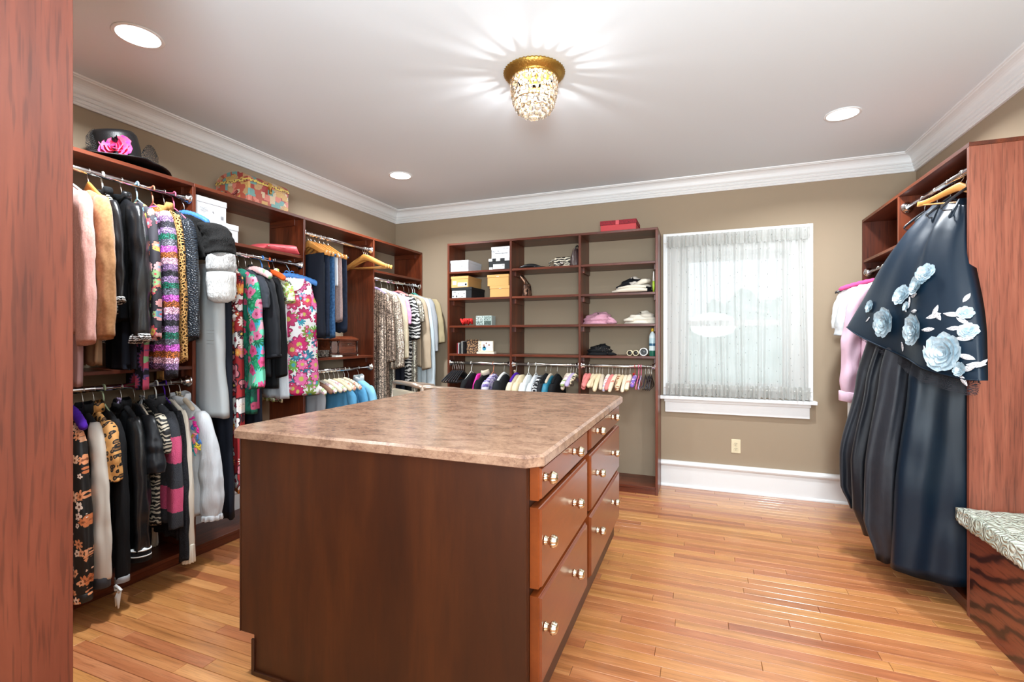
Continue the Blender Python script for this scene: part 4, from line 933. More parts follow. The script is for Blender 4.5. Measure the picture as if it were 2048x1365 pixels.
G3('blazer', 'matte black jacket with gathered sleeves in the second bay', 'jacket', 2.395, F['blkm'], .80, sl=.53, sr=(.050, .062), th=.030, cuff=(F['blkm'], .02), puff=.10, sw=.19)
t = G3('evening_gown', 'long black gown with a pink side stripe', 'dress', 2.355, F['navyb'], 1.20, th=.025, sw=.14, hw=.165)
MB().tube([(.170, -.026, -.62), (.172, -.03, -.8), (.168, -.028, -1.0)], .010, 8).obj('side_stripe', F['pinkf'], t, True)
t = G3('wrap_dress', 'black dress with a silver zip charm at the neck', 'dress', 2.465, F['black'], .885, sl=.66, sr=(.052, .050), th=.036, sw=.18, collar=F['black'])
MB().tube([(.02, -.045, -.15), (.045, -.055, -.25), (.06, -.055, -.34), (.085, -.055, -.35), (.11, -.052, -.29), (.115, -.05, -.2)], .0028, 6).obj('chain', M['steel'], t, True)
MB().lathe([(.001, -.38), (.006, -.37), (.007, -.35), (.005, -.335), (.001, -.33)], 10, T=Matrix.Translation((.062, -.06, 0))).obj('charm', M['brass'], t, True)
G3('shift_dress', 'white brocade shift dress between the black and the floral dress', 'dress', 2.545, F['whiteb'], .965, th=.030, sw=.165, hw=.19, sl=.16, sr=(.045, .05), smat=F['limef'], collar=F['limef'], body2=(F['limef'], .99, 'lime leaf print lining', .12))
# sleeveless floral dress turned towards the camera on the blue hanger
t = thing('sleeveless_dress', 'white sleeveless dress with large magenta flowers facing the room', 'dress', (RX, 2.70, 1.846), radians(50))
ks = [(-.098, .118, .012, .02), (-.115, .125, .020, .02), (-.17, .135, .028, .02), (-.24, .150, .032, .02), (-.30, .172, .034, .02), (-.42, .168, .038, .02), (-.6, .172, .038, .02), (-.97, .190, .044, .02)]
body_mesh(ks, 2, .006, 77, hem=.003, n=56, steps=34).obj('body', F['bigfl'], t, True)
nk = MB(); vs = [(.02, -.0395, -.135)]; n = 20
for k in range(n + 1): a = pi + pi * k / n; vs.append((.02 + .078 * cos(a), -.034 - .0065 * abs(sin(a)) - .004, -.112 + .098 * sin(a)))
nk.add(vs, [(0, i, i + 1) for i in range(1, n + 1)] + [(0, n + 1, 1)]).obj('neck_lining', F['white'], t)
rg = MB().tube([(.02 + .080 * cos(pi + pi * k / 20), -.040 - .006 * abs(sin(pi + pi * k / 20)), -.110 + .099 * sin(pi + pi * k / 20)) for k in range(21)], .0025, 6).obj('neckline_binding', F['bigfl'], t, True)
Hn('padded', 'blue satin padded hanger with ribbon carrying the flowered dress', 2.70, 1.846, F['blues'], rz=radians(50), w=.215, r=.022, bow=F['blues'], hook=F['pbl'])
Hn('padded', 'orange velvet hanger with a green bow in the second bay', 2.525, 1.846, F['oranges'], w=.235, r=.020, hook=F['oranges'], bow=F['greens'], rz=radians(-20))
Hn('padded', 'pink and green print padded hanger in the second bay', 2.385, 1.846, F['pinkgr'], w=.235, r=.024, rz=radians(-14), bow=F['black'])
for Y, kd, lab, mt, hk in ((2.055, 'wire', 'thin steel hanger of the pale grey dress', 'black', None), (2.125, 'velvet', 'slim black hanger of the long navy gown', 'black', None), (2.205, 'plastic', 'white tube hanger of the red ruffled dress', 'vinyl', 1), (2.285, 'wire', 'thin steel hanger of the palm print tunic', 'black', None),
                       (2.335, 'wire', 'thin steel hanger of the charcoal top', 'black', None), (2.465, 'plastic', 'blue tube hanger of the black dress with zip', 'blues', 1), (2.565, 'wire', 'thin steel hanger of the white brocade dress', 'black', None)):
    Hn(kd, lab, Y, 1.846, F[mt] if kd != 'wire' else M['steel'], hook=F[mt] if hk else None, w=.15, r=.014)
# --- bay 3: wooden hangers, folded trousers
def trousers(lab, Y, z, mat, L, w=.15, th=.022, rz=TL, dx=.0, name='trousers', cat='trousers'):
    t = thing(name, lab, cat, (RX, Y, z), rz)
    ks = [(-.160, w * .985, .008, dx), (-.166, w, th * .6, dx), (-.23, w, th, dx), (-L * .6, w * 1.02, th * 1.1, dx), (-L, w * 1.03, th * 1.15, dx)]
    body_mesh(ks, 2, .006, int(Y * 100), hem=.012, n=30, steps=14, pw=.45).obj('folded_legs', mat, t, True)
    MB().tube([(dx - w * .98, .016, -.163), (dx + w * .98, .016, -.163)], .011, 8).obj('fold', mat, t, True)
    return t
wh = [(2.885, 'first wooden hanger in the third bay, next to the divider', 1), (2.915, 'second wooden hanger from the divider, over dark trousers', 1), (2.955, 'third wooden hanger from the divider, over blue jeans', 1), (3.005, 'fourth wooden hanger from the divider, over white cloth', 1), (3.05, 'fifth wooden hanger from the divider, over rose lace', 1), (3.10, 'sixth wooden hanger from the divider, over dark denim', 1)]
for Y, lab, _ in wh: Hn('wood', lab, Y, 2.098, M['hwood'], w=.205, rz=radians(-13))
for Y, a_, lab in ((3.545, 2, 'frontmost of the three empty wooden hangers facing the room'), (3.572, 5, 'middle one of the three empty wooden hangers facing the room'), (3.600, 9, 'rearmost of the three empty wooden hangers, against the divider')):
    Hn('wood', lab, Y, 2.098, M['hwood'], w=.225, rz=radians(a_), group='empty wooden hangers')
trousers('near black navy trousers folded over the first wooden hanger', 2.885, 2.098, F['navyb'], .80, dx=.02, w=.17)
trousers('dark indigo trousers folded over the second wooden hanger', 2.930, 2.098, F['dkblue'], .79, dx=.02, w=.175)
trousers('faded blue jeans folded over the third wooden hanger', 2.98, 2.098, F['jean'], .80, dx=.025, w=.175)
trousers('white cloth folded over the fourth wooden hanger', 3.02, 2.098, F['white'], .40, dx=.03, w=.17, th=.012, name='folded_shirt', cat='shirt')
trousers('dusty rose lace trousers folded over the fifth wooden hanger', 3.06, 2.098, F['lace'], .67, dx=.02, w=.18)
trousers('dark denim jeans folded over the sixth wooden hanger', 3.115, 2.098, F['dkblue'], .75, dx=.02, w=.185)
# --- bay 3 lower rod (z 1.034)
def G5(n, lab, cat, Y, mat, L, **k): return garment(n, lab, cat, (RX, Y, 1.034), k.pop('rz', TL), mat, L, **k)
ph = [(2.89, 'wfl', 'white small flower padded hanger nearest the flowered dress'), (2.955, 'brown', 'brown velvet padded hanger on the lower rod of the third bay'), (3.00, 'wfl', 'white padded hanger with green leaves, third on the lower rod'), (3.06, 'creamk', 'plain cream padded hanger, middle of the lower rod'),
      (3.11, 'wfl', 'white padded hanger with pale flowers right of the plain cream one'), (3.17, 'creams', 'yellow cream padded hanger on the lower rod'), (3.22, 'cfl', 'cream rose print padded hanger on the lower rod'), (3.29, 'cfl', 'long cream padded hanger with rose print tip over the blue shirt')]
for Y, mt, lab in ph: Hn('padded', lab, Y, 1.034, F[mt], w=.215, r=.021, rz=radians(-13))
G5('shirt', 'sky blue shirt beneath the cream padded hangers', 'shirt', 3.20, F['midblue'], .70, sl=.5, th=.04, sw=.18)
G5('shirt', 'medium blue shirt second from the end of the lower rod', 'shirt', 3.34, F['midblue'], .70, sl=.5, th=.035, sw=.185)
t = G5('blouse', 'pale aqua collared blouse at the end of the lower rod', 'blouse', 3.47, F['ltblue'], .70, sl=.5, sr=(.06, .05), th=.05, sw=.20, collar=F['whiter'], rz=radians(-20))
G5('skirt', 'grey blue skirt hanging by the flowered dress', 'skirt', 2.93, F['greyl'], .62, th=.03, sw=.15)
Hn('wire', 'thin steel hanger of the pale aqua blouse', 3.47, 1.034, M['steel'], w=.16, rz=radians(-20))
Hn('wire', 'thin steel hanger of the medium blue shirt', 3.34, 1.034, M['steel'], w=.16)
# --- bay 4 rod (z 1.846)
def G6(n, lab, cat, Y, mat, L, **k): return garment(n, lab, cat, (RX, Y, 1.846), k.pop('rz', TL), mat, L, **k)
G6('sequin_dress', 'brown sequinned long dress next to the last divider', 'dress', 3.70, F['sequin'], 1.25, th=.05, sw=.17, sl=.62, sr=(.045, .05), amp=.016, folds=4)
G6('sequin_jacket', 'taupe ribbed sequin jacket in the far left bay', 'jacket', 3.80, F['sequin2'], .84, th=.045, sw=.19, sl=.68, sr=(.058, .055), amp=.014, folds=5)
G6('sequin_trousers', 'pale gold sequin trousers below the ribbed jacket', 'trousers', 3.845, F['goldl'], 1.30, th=.03, sw=.14, hw=.16)
G6('jacket', 'cream tweed jacket beside the sequins', 'jacket', 3.895, F['creamt'], .74, th=.03, sw=.19, sl=.60, sr=(.048, .044))
G6('top', 'mauve pink top with short sleeves', 'top', 3.945, F['pinkb'], .55, th=.025, sw=.185, sl=.28, sr=(.045, .042))
G6('long_skirt', 'black skirt below the mauve top', 'skirt', 3.985, F['navyb'], 1.35, th=.03, sw=.15, hw=.17)
G6('ripple_dress', 'black and white ripple patterned dress', 'dress', 4.06, F['zebra'], 1.0, th=.045, sw=.20, sl=.42, sr=(.055, .05), amp=.014)
G6('trousers', 'black trousers below the ripple patterned dress', 'trousers', 4.075, F['black'], 1.20, th=.035, sw=.16, hw=.18)
G6('lace_gown', 'champagne lace gown with cut out shoulder', 'dress', 4.165, F['goldl'], 1.30, th=.035, sw=.19, sl=.25, sr=(.045, .04))
G6('linen_jacket', 'beige linen jacket beside the champagne lace gown', 'jacket', 4.255, F['beige'], .84, th=.045, sw=.20, sl=.72, sr=(.055, .052), crease=.02)
G6('linen_coat', 'ice blue linen coat in the far left bay', 'coat', 4.325, F['iceb'], 1.06, th=.035, sw=.215, sl=.95, sr=(.05, .05), crease=.02)
G6('short_coat', 'light grey short coat next to the ice blue one', 'coat', 4.365, F['greyl'], .84, th=.028, sw=.235, sl=.55, sr=(.045, .045))
G6('trench_coat', 'khaki coat with wide sleeves, last on the left wall', 'coat', 4.400, F['khaki'], 1.12, th=.018, sw=.26, sl=.46, sr=(.05, .065), ky=.4, rz=radians(-6))
for i, (Y, kd, lab, mt) in enumerate(((3.70, 'padded', 'lilac padded hanger of the brown sequin dress', 'lav'), (3.80, 'padded', 'pale padded hanger of the ribbed sequin jacket', 'creamk'), (3.895, 'wire', 'thin steel hanger of the cream tweed jacket', 'black'), (3.945, 'wire', 'thin steel hanger of the mauve top', 'black'),
         (4.06, 'padded', 'rose padded hanger of the ripple patterned dress', 'pinks'), (4.165, 'velvet', 'slim black hanger of the champagne lace gown', 'black'), (4.255, 'wire', 'thin steel hanger of the beige jacket', 'black'), (4.325, 'plastic', 'mint green tube hanger of the ice blue coat', 'mint'), (4.365, 'plastic', 'mint green tube hanger of the light grey coat', 'mint'))):
    Hn(kd, lab, Y, 1.846, F[mt] if kd != 'wire' else M['steel'], w=.15, r=.014, hook=F['whiter'] if kd == 'plastic' else None)

# ------------------------------------------------------------------ things on the left shelves
def carton(name, label, x0, x1, y0, y1, z0, z1, col, lid=None, lidh=.035, group=None, front='-y', rz=0, ov=.003):
    """a box with a separate overlapping lid; origin under its middle"""
    t = thing(name, label, 'box', ((x0 + x1) / 2, (y0 + y1) / 2, z0), rz, group)
    a, b_, h = (x1 - x0) / 2, (y1 - y0) / 2, z1 - z0
    bevel(bx('box_body', col, t, -a + ov, a - ov, -b_ + ov, b_ - ov, 0, h - .004), .001, 1)
    bevel(bx('lid', lid or col, t, -a, a, -b_, b_, h - lidh, h), .0015, 1)
    return t
def text(par, s, size, loc, mat, rot=(pi / 2, 0, 0), name='lettering', ext=.0003):
    cu_ = bpy.data.curves.new(name, 'FONT'); cu_.body = s; cu_.size = size; cu_.extrude = ext; cu_.align_x = 'CENTER'; cu_.resolution_u = 2
    o_ = bpy.data.objects.new(name, cu_); COL.objects.link(o_); dg = bpy.context.evaluated_depsgraph_get()
    me = bpy.data.meshes.new_from_object(o_.evaluated_get(dg)); bpy.data.objects.remove(o_, do_unlink=True)
    me.materials.clear(); me.materials.append(mat); o = put(bpy.data.objects.new(name, me), par); o.location = loc; o.rotation_euler = rot; return o
def marks(par, rects, mat, name='print', plane='-y', d=0.0):
    mb = MB()
    for (a, b_, c_, e) in rects:
        if plane == '-y': mb.box(a, b_, d - .0006, d, c_, e)
        else: mb.box(d, d + .0006, a, b_, c_, e)
    return mb.obj(name, mat, par)
P = {}
P['wbox'] = fab('white_card', S(222, 224, 228), .7, .02); P['tbox'] = fab('tan_card', S(208, 160, 98), .8, .03); P['kbox'] = fab('black_card', S(34, 36, 38), .6, .02)
P['ink'] = plain('black_ink', S(36, 36, 38), .7); P['ink2'] = plain('grey_ink', S(130, 130, 134), .7); P['label'] = plain('white_paper', S(232, 232, 230), .7)
P['red'] = plain('red_card', S(196, 52, 58), .5)
t = carton('shoe_box', 'lower white shoe box on the shelf over the second bay', XL + .02, -2.785, 2.03, 2.265, 1.913, 2.022, P['wbox'])
t = carton('shoe_box', 'upper white shoe box with small grey print, stacked in the second bay', XL + .03, -2.79, 1.982, 2.185, 2.0225, 2.152, P['wbox'])
marks(t, [(-.075, -.028, .055, .057), (-.075, -.035, .062, .064), (-.075, -.022, .048, .050), (-.07, -.04, .041, .043), (.004, .012, .045, .052), (.060, .063, .015, .035), (.065, .067, .015, .035), (.069, .073, .015, .035), (.075, .077, .015, .035)], P['ink2'], plane='x', d=.1505 - .0)
wl = thing('wallet', 'coral pink folded leather pouch on the shelf in the second bay', 'pouch', (-2.90, 2.63, 1.913), 0)
rings = []
for i in range(15):
    f = i / 14; y = -.15 + .30 * f; h = .020 + .022 * f ** .7 if 0 < i < 14 else .012; ww = .10
    rings.append([(ww * cos(a) * (1 - .1 * sin(f * 5)), y, max(0, h + h * .98 * math.copysign(abs(sin(a)) ** .6, sin(a)))) for a in [2 * pi * k / 16 for k in range(16)]])
MB().loft(rings).obj('pouch_body', A('coral', leather('coral_leather', S(214, 84, 92), .5)), wl, True)
MB().tube([(.098, -.14 + .28 * i / 10, .03 + .008 * i / 10) for i in range(11)], .0022, 6).obj('seam', F['coral'], wl, True); MB().sphere((.10, -.12, .028), .006).obj('stud', M['brass'], wl, True)
# decorated trunk
def patchwork(name):
    m, nt, b = newmat(name); oc = objc(nt)
    v1 = nd(nt, 'TexVoronoi', {'Vector': mapping(nt, oc, (22, 22, 26)), 'Scale': 1.0}, distance='CHEBYCHEV')
    c = ramp(nt, nd(nt, 'SeparateColor', {0: v1.outputs['Color']}).outputs[0], [(0, S(176, 84, 60)), (.18, S(206, 170, 96)), (.36, S(90, 168, 162)), (.5, S(214, 130, 110)), (.66, S(190, 160, 110)), (.82, S(160, 60, 52)), (.92, S(212, 196, 160))], 'CONSTANT')
    v2 = nd(nt, 'TexVoronoi', {'Vector': oc, 'Scale': 60.0}).outputs['Distance']
    c = mixc(nt, mth(nt, 'MULTIPLY', mth(nt, 'GREATER_THAN', mth(nt, 'SINE', mth(nt, 'MULTIPLY', v2, 30)), .1), .5), c, S(150, 70, 70))
    nt.links.new(c, b.inputs['Base Color']); setp(b, Roughness=.5); return m
t = thing('decorated_trunk', 'domed paper covered trunk in orange, teal and gold patchwork', 'trunk', (-2.94, 2.505, 2.2105))
pw_ = patchwork('patchwork_paper')
ta, tb = .155, .165
bevel(bx('trunk_body', pw_, t, -ta, ta, -tb, tb, 0, .135), .003, 1)
rings = []
for y in (-tb - .003, tb + .003): rings.append([(ta * 1.02 * cos(pi * k / 14), y, .132 + .075 * sin(pi * k / 14)) for k in range(15)] + [(-ta * 1.02, y, .130), (ta * 1.02, y, .130)])
MB().loft(rings).obj('domed_lid', pw_, t)
tr_ = MB(); P['trimg'] = bands('gold_red_braid', [(.10 + .006 * i, S(214, 190, 96) if i % 2 else S(150, 50, 48)) for i in range(8)], .5)
tr_.box(ta, ta + .004, -tb, tb, .132, .150).box(-ta, ta, -tb - .004, -tb, .132, .150); tr_.obj('braid_band', A('braidg', leopard('gold_key_braid', S(214, 190, 96), S(140, 60, 48), S(60, 120, 110), 60)), t)
MB().box(ta, ta + .005, -.014, .014, .115, .160).box(ta + .004, ta + .009, -.008, .008, .085, .135).obj('clasp', M['gold'], t)
MB().tube([(ta + .008, -.008, .125), (ta + .014, -.006, .095), (ta + .014, 0, .083), (ta + .014, .006, .095), (ta + .008, .008, .125)], .0025, 6).obj('clasp_ring', M['gold'], t, True)
MB().tube([(-.055, -tb - .004, .075), (-.045, -tb - .018, .050), (0, -tb - .02, .040), (.045, -tb - .018, .050), (.055, -tb - .004, .075)], .007, 8).obj('end_handle', A('maroon', leather('maroon_leather', S(110, 34, 34), .5)), t, True)
# hat
t = thing('wide_hat', 'wide black dress hat with a bright pink rose and net', 'hat', (-2.93, 1.66, 2.2105))
hat = plain('black_sinamay', S(16, 16, 18), .45, bmp=.4, bs_scale=260)
nr = 12; rings = []
for i in range(nr + 1):
    f = i / nr; r_ = .085 + .165 * f
    rings.append([(r_ * cos(a) * .72, r_ * sin(a) * (1.0), .012 + .030 * f * (.5 + .5 * sin(a * 2 + 1)) * (1 if sin(a) < .2 else .6) + .006 * sin(3 * a) * f) for a in [2 * pi * k / 48 for k in range(48)]])
top = [[(x, y, z + .004) for x, y, z in r] for r in rings[::-1]]
MB().loft(rings + top, False).obj('brim', hat, t, True)
crn = MB().lathe([(.09, .012), (.094, .03), (.104, .11), (.102, .180), (.088, .200), (.04, .198), (.001, .192)], 32, T=Matrix.Translation((-.01, .02, 0)) @ Matrix.Rotation(radians(14), 4, 'X')).obj('crown', hat, t, True)
nm_ = net('black_net', S(20, 20, 22), 120, w=.10)
for (y, x, s_, ry) in ((-.105, -.02, .075, -.4), (-.03, -.05, .085, -.2), (.155, 0, .085, .4)):
    rings = []
    for i in range(9):
        f = i / 8; rings.append([(x + s_ * .5 * sin(pi * f) * cos(a) * .6, y + (s_ * (f - .5) * 1.1), .10 + s_ * (1.1 * sin(a) * sin(pi * (f * .8 + .1)))) for a in [2 * pi * k / 16 for k in range(16)]])
    MB().loft(rings, False).obj('net_loop', nm_, t, True)
def rose_mesh(r, seed=0, th=.3, cup=.35, layers=((7, 1.0), (6, .74), (5, .48), (4, .25))):
    """overlapping rounded petals in rings; outer ones lie flat, inner ones stand up"""
    rg = random.Random(seed); mb = MB(); nl = len(layers)
    for li, (n, s_) in enumerate(layers):
        f = li / max(1, nl - 1); tilt = radians(8 + 62 * f * cup * 1.3)
        for k in range(n):
            a0 = 2 * pi * (k + rg.uniform(-.15, .15)) / n + li * 1.1
            pr_ = r * s_ * rg.uniform(.44, .52); wd = pr_ * (1.05 if n > 5 else 1.3)
            v = [(0, 0, -pr_ * .10)]; m_ = 10
            for q in (.55, 1.0):
                for c in range(m_):
                    b_ = 2 * pi * c / m_; wv = 1 + .10 * sin(3 * b_ + seed + k)
                    v.append((pr_ * q * wv * cos(b_), wd * q * wv * sin(b_), pr_ * (.16 * q * q + .05 * q * sin(4 * b_ + k))))
            fs = [(0, 1 + c, 1 + (c + 1) % m_) for c in range(m_)] + [(1 + c, 1 + m_ + c, 1 + m_ + (c + 1) % m_, 1 + (c + 1) % m_) for c in range(m_)]
            T = Matrix.Rotation(a0, 4, 'Z') @ Matrix.Translation((max(0, r * s_ - pr_), 0, r * th * (.15 + .55 * f) + k * .0004)) @ Matrix.Rotation(-tilt, 4, 'Y')
            mb.add(v, fs, T)
    return mb
ro = rose_mesh(.080, 3, .5, .8, ((7, 1.0), (6, .82), (5, .6), (4, .4), (3, .26))); A('roseh', fab('hot_pink_silk', S(238, 40, 140), .6, .3, 20, .2, S(240, 96, 130)))
ro.v = [Matrix.Translation((.075, -.055, .085)) @ Matrix.Rotation(radians(35), 4, 'Z') @ Matrix.Rotation(radians(78), 4, 'X') @ v for v in ro.v]; ro.obj('rose', F['roseh'], t, True)
fe = MB(); rg = random.Random(9)
for k in range(16):
    a_ = rg.uniform(0, 2 * pi); L_ = rg.uniform(.04, .08); c_ = Vector((.09, -.07, .085)); d_ = Vector((cos(a_) * .5 + .2, cos(a_) * -.6 + rg.uniform(-.3, .3), sin(a_))).normalized()
    p0 = c_ + d_ * .02; p1 = c_ + d_ * L_ + Vector((.01, -.01, 0)); sd_ = d_.cross(Vector((1, -.6, 0))).normalized() * .008
    fe.add([p0, (p0 + p1) / 2 + sd_, p1, (p0 + p1) / 2 - sd_, (p0 + p1) / 2 + Vector((.003, -.003, 0))], [(0, 1, 4), (1, 2, 4), (2, 3, 4), (3, 0, 4)])
fe.obj('feathers', F['satinb'], t, True)
MB().lathe([(.0985, .028), (.1015, .03), (.1015, .062), (.0985, .064)], 32, T=Matrix.Translation((-.01, .02, 0)) @ Matrix.Rotation(radians(14), 4, 'X')).obj('hat_band', F['satinb'], t, True)
# jewellery boxes in the third bay
t = thing('jewellery_box', 'octagonal polished wood jewellery chest with columns and brass feet', 'jewellery box', (-2.93, 3.335, 1.141))
jw = wood('jewel_wood', S(66, 28, 16), S(104, 50, 30), S(140, 78, 50), 'Y', rough=.2, coat=.6, cross=20)
jd = wood('jewel_wood_dark', S(34, 16, 12), S(56, 26, 18), S(80, 40, 26), 'Y', rough=.2, coat=.6, cross=20)
def octa(a, b_, c_, z): return [(a, -b_ + c_, z), (a, b_ - c_, z), (a - c_, b_, z), (-a + c_, b_, z), (-a, b_ - c_, z), (-a, -b_ + c_, z), (-a + c_, -b_, z), (a - c_, -b_, z)]
MB().loft([octa(.135, .170, .05, .016), octa(.135, .170, .05, .022), octa(.125, .16, .05, .032)]).obj('base', jd, t)
MB().loft([octa(.115, .148, .045, .032), octa(.115, .148, .045, .128)]).obj('chest_body', jw, t)
MB().loft([octa(.118, .150, .046, .128), octa(.132, .165, .05, .134), octa(.134, .167, .05, .146), octa(.122, .155, .05, .156), octa(.11, .142, .045, .162), octa(.09, .12, .04, .172)]).obj('lid', jw, t)
for (x, y) in ((.118, -.118), (.118, .118), (.072, -.155), (.072, .155)):
    MB().lathe([(.001, .032), (.011, .032), (.011, .038), (.007, .042), (.006, .08), (.007, .116), (.011, .121), (.011, .128), (.001, .128)], 12, T=Matrix.Translation((x, y, 0))).obj('column', jd, t, True)
for (x, y) in ((.12, -.12), (.12, .12), (-.12, -.12), (-.12, .12)): MB().lathe([(.001, 0), (.009, 0), (.012, .006), (.008, .016), (.001, .016)], 10, T=Matrix.Translation((x, y, 0))).obj('foot', M['brass'], t, True)
MB().box(.116, .1175, -.085, .085, .045, .118).obj('front_door', jw, t); MB().sphere((.119, 0, .098), .005).obj('pull', M['brass'], t, True)
m = sequin('embossed_silver', S(60, 58, 54), S(150, 146, 138), 90, .9)
t = thing('trinket_box', 'small embossed dark silver trinket box behind the flowered dress', 'jewellery box', (-2.90, 3.075, 1.141))
bevel(bx('trinket_body', m, t, -.06, .06, -.075, .065, .004, .040), .002, 1); bevel(bx('lid', m, t, -.064, .064, -.079, .069, .040, .058), .006, 2)
for sx_, sy_ in ((-1, -1), (1, -1), (-1, 1), (1, 1)): MB().sphere((sx_ * .05, sy_ * .06 - .004, .004), .006).obj('foot', m, t, True)
t = thing('note_pad', 'small white pad lying in front of the wooden jewellery chest', 'note pad', (-2.80, 3.19, 1.141))
bevel(bx('pages', P['label'], t, -.02, .02, -.04, .04, .002, .012), .001, 1); bx('cover', F['creamw'], t, -.021, .021, -.041, .041, 0, .002)

# ------------------------------------------------------------------ things in the back shelves
FY = 4.14
def bb(name, label, x0, x1, z0, z1, col, lid=None, dep=.30, lidh=.026, y0=FY): return carton(name, label, x0, x1, y0, y0 + dep, z0, z1, col, lid, lidh)
t = bb('shoe_box', 'white shoe box alone at the left of the top shelf', -2.262, -2.068, 1.936, 2.045, P['wbox'])
marks(t, [(.02, .032, .046, .056), (.055, .058, .03, .05), (.058, .075, .03, .034), (-.04, -.01, .012, .016)], P['ink2'], d=-.1475)
t = bb('patterned_box', 'black and white checked box with a label, under a white box', -1.858, -1.643, 1.936, 2.040, P['kbox'])
marks(t, [(-.106, -.068, .079, .103), (-.030, .012, .079, .103), (.058, .105, .079, .103)], P['label'], d=-.1502, name='white_squares'); marks(t, [(-.10, -.065, .002, .024), (-.06, .055, .006, .050)], P['label'], d=-.148, name='label')
marks(t, [(-.03, .01, .012, .014), (.030, .05, .036, .040)], P['ink'], d=-.1487)
t = bb('shoe_box', 'white lettered shoe box on top of the checked box', -1.830, -1.643, 2.0405, 2.148, P['wbox'])
text(t, 'MANOLO BLAHNIK', .0145, (.01, -.1478, .040), P['ink']); text(t, 'TAU - Th.', .020, (-.05, -.1478, .058), P['ink']); marks(t, [(-.06, -.03, .018, .020), (.0, .03, .020, .022)], P['ink2'], d=-.1475)
marks(t, [(.03, .045, .088, .091), (.06, .075, .088, .091)], P['ink2'], d=-.151)
t = bb('shoe_box', 'tan shoe box with two labels on top of the black box', -2.256, -2.068, 1.7845, 1.892, P['tbox'])
marks(t, [(-.075, -.035, .026, .060), (-.02, .080, .010, .046)], P['label'], d=-.1475, name='label'); marks(t, [(.055, .076, .016, .036)], P['ink'], d=-.1485); marks(t, [(-.012, .045, .014, .018)], P['ink2'], d=-.1485)
t = bb('shoe_box', 'black shoe box with a big white label at the left of the second shelf', -2.250, -2.032, 1.680, 1.784, P['kbox'])
marks(t, [(-.103, .045, .004, .072)], P['label'], d=-.1475, name='label'); marks(t, [(-.098, -.084, .012, .026), (-.060, -.046, .010, .028), (0.0, .01, .012, .020), (-.04, -.032, .040, .048), (.018, .036, .042, .047), (-.088, -.06, .058, .064)], P['ink'], d=-.1485)
t = bb('shoe_box', 'upper of two tan shoe boxes at the right of the second shelf', -1.872, -1.652, 1.7845, 1.890, P['tbox'])
marks(t, [(-.015, .012, .085, .089)], P['label'], d=-.151)
t = bb('shoe_box', 'lower of two tan shoe boxes at the right of the second shelf', -1.846, -1.645, 1.680, 1.784, P['tbox'])
marks(t, [(-.005, .02, .078, .082)], P['label'], d=-.151)
t = thing('fabric_flower', 'crumpled red ribbon flower on the third shelf', 'flower', (-2.112, 4.20, 1.417))
for q in range(9):
    a_ = q * .7; rr = .022 + .004 * (q % 5)
    MB().tube([((rr + .035 * cos(v_ * .9)) * cos(a_ + v_ * .5), (rr + .02) * sin(a_ + v_ * .5) * .7, .014 + .050 * abs(sin(v_ * 1.4 + q)) ) for v_ in [k * .45 for k in range(8)]], [.005, .009, .011, .010, .011, .010, .008, .004], 6).obj('petal', F['redr'], t, True)
t = thing('photo_cube', 'small glass photo block with four pictures on the third shelf', 'photo frame', (-1.922, 4.22, 1.417))
bevel(bx('glass_block', plain('pale_glass', S(190, 206, 200), .08), t, -.082, .082, -.05, .05, 0, .092), .003, 1)
for (a_, b_, c_, d_) in ((-.078, -.004, .048, .088), (.004, .078, .048, .088), (-.078, -.004, .004, .044), (.004, .078, .004, .044)):
    o = marks(t, [(a_, b_, c_, d_)], A('ph%d' % int(a_ * 1000 + c_ * 3000), fab('photo_print', (S(214, 226, 220), S(176, 196, 190), S(96, 116, 110))[int(abs(a_) * 1000 + c_ * 1000) % 3], .4, 0, 40, 0, S(60, 70, 64))), d=-.0502, name='picture')
for i, (x, w_, h, c_) in enumerate(((-2.196, .011, .100, S(120, 30, 36)), (-2.183, .008, .104, S(190, 190, 190)), (-2.172, .010, .092, S(40, 40, 44)), (-2.160, .012, .112, S(24, 24, 26)), (-2.146, .009, .120, S(170, 168, 160)), (-2.134, .010, .116, S(30, 30, 34)))):
    t = thing('thin_book', ('dark red thin book, leftmost on the fourth shelf', 'pale grey thin book second from the left on the fourth shelf', 'short dark book third in the little row', 'black book fourth in the little row', 'ivory spined book fifth in the little row', 'black book touching the leopard print frame')[i], 'book', (x, 4.23, 1.147), 0, 'thin books on the fourth shelf')
    bx('cover', plain('book_cover', c_, .5), t, -w_ / 2, w_ / 2, -.07, .07, 0, h); bx('pages', P['label'], t, -w_ / 2 + .0015, w_ / 2 - .0015, -.066, .0705, .002, h + .0004)
t = thing('leopard_frame', 'leopard print album standing on the fourth shelf', 'album', (-2.060, 4.24, 1.147), radians(10))
bevel(bx('cover', leopard('brown_leopard', S(60, 38, 26), S(196, 150, 104), S(20, 14, 12), 70), t, -.062, .062, -.030, -.022, 0, .135), .002, 1); bx('pages', P['label'], t, -.058, .062, -.021, .021, .003, .131); bx('back_cover', P['kbox'], t, -.062, .062, .022, .030, 0, .135)
t = thing('family_picture', 'cream photo frame showing a family group on the fourth shelf', 'photo frame', (-1.905, 4.20, 1.147))
bevel(bx('frame_base', F['creamw'], t, -.090, .090, -.03, .03, 0, .020), .002, 1); bevel(bx('frame_board', F['creamk'], t, -.088, .070, .0, .012, .020, .122), .002, 1)
bx('photograph', P['label'], t, -.052, .066, -.003, .0, .028, .118)
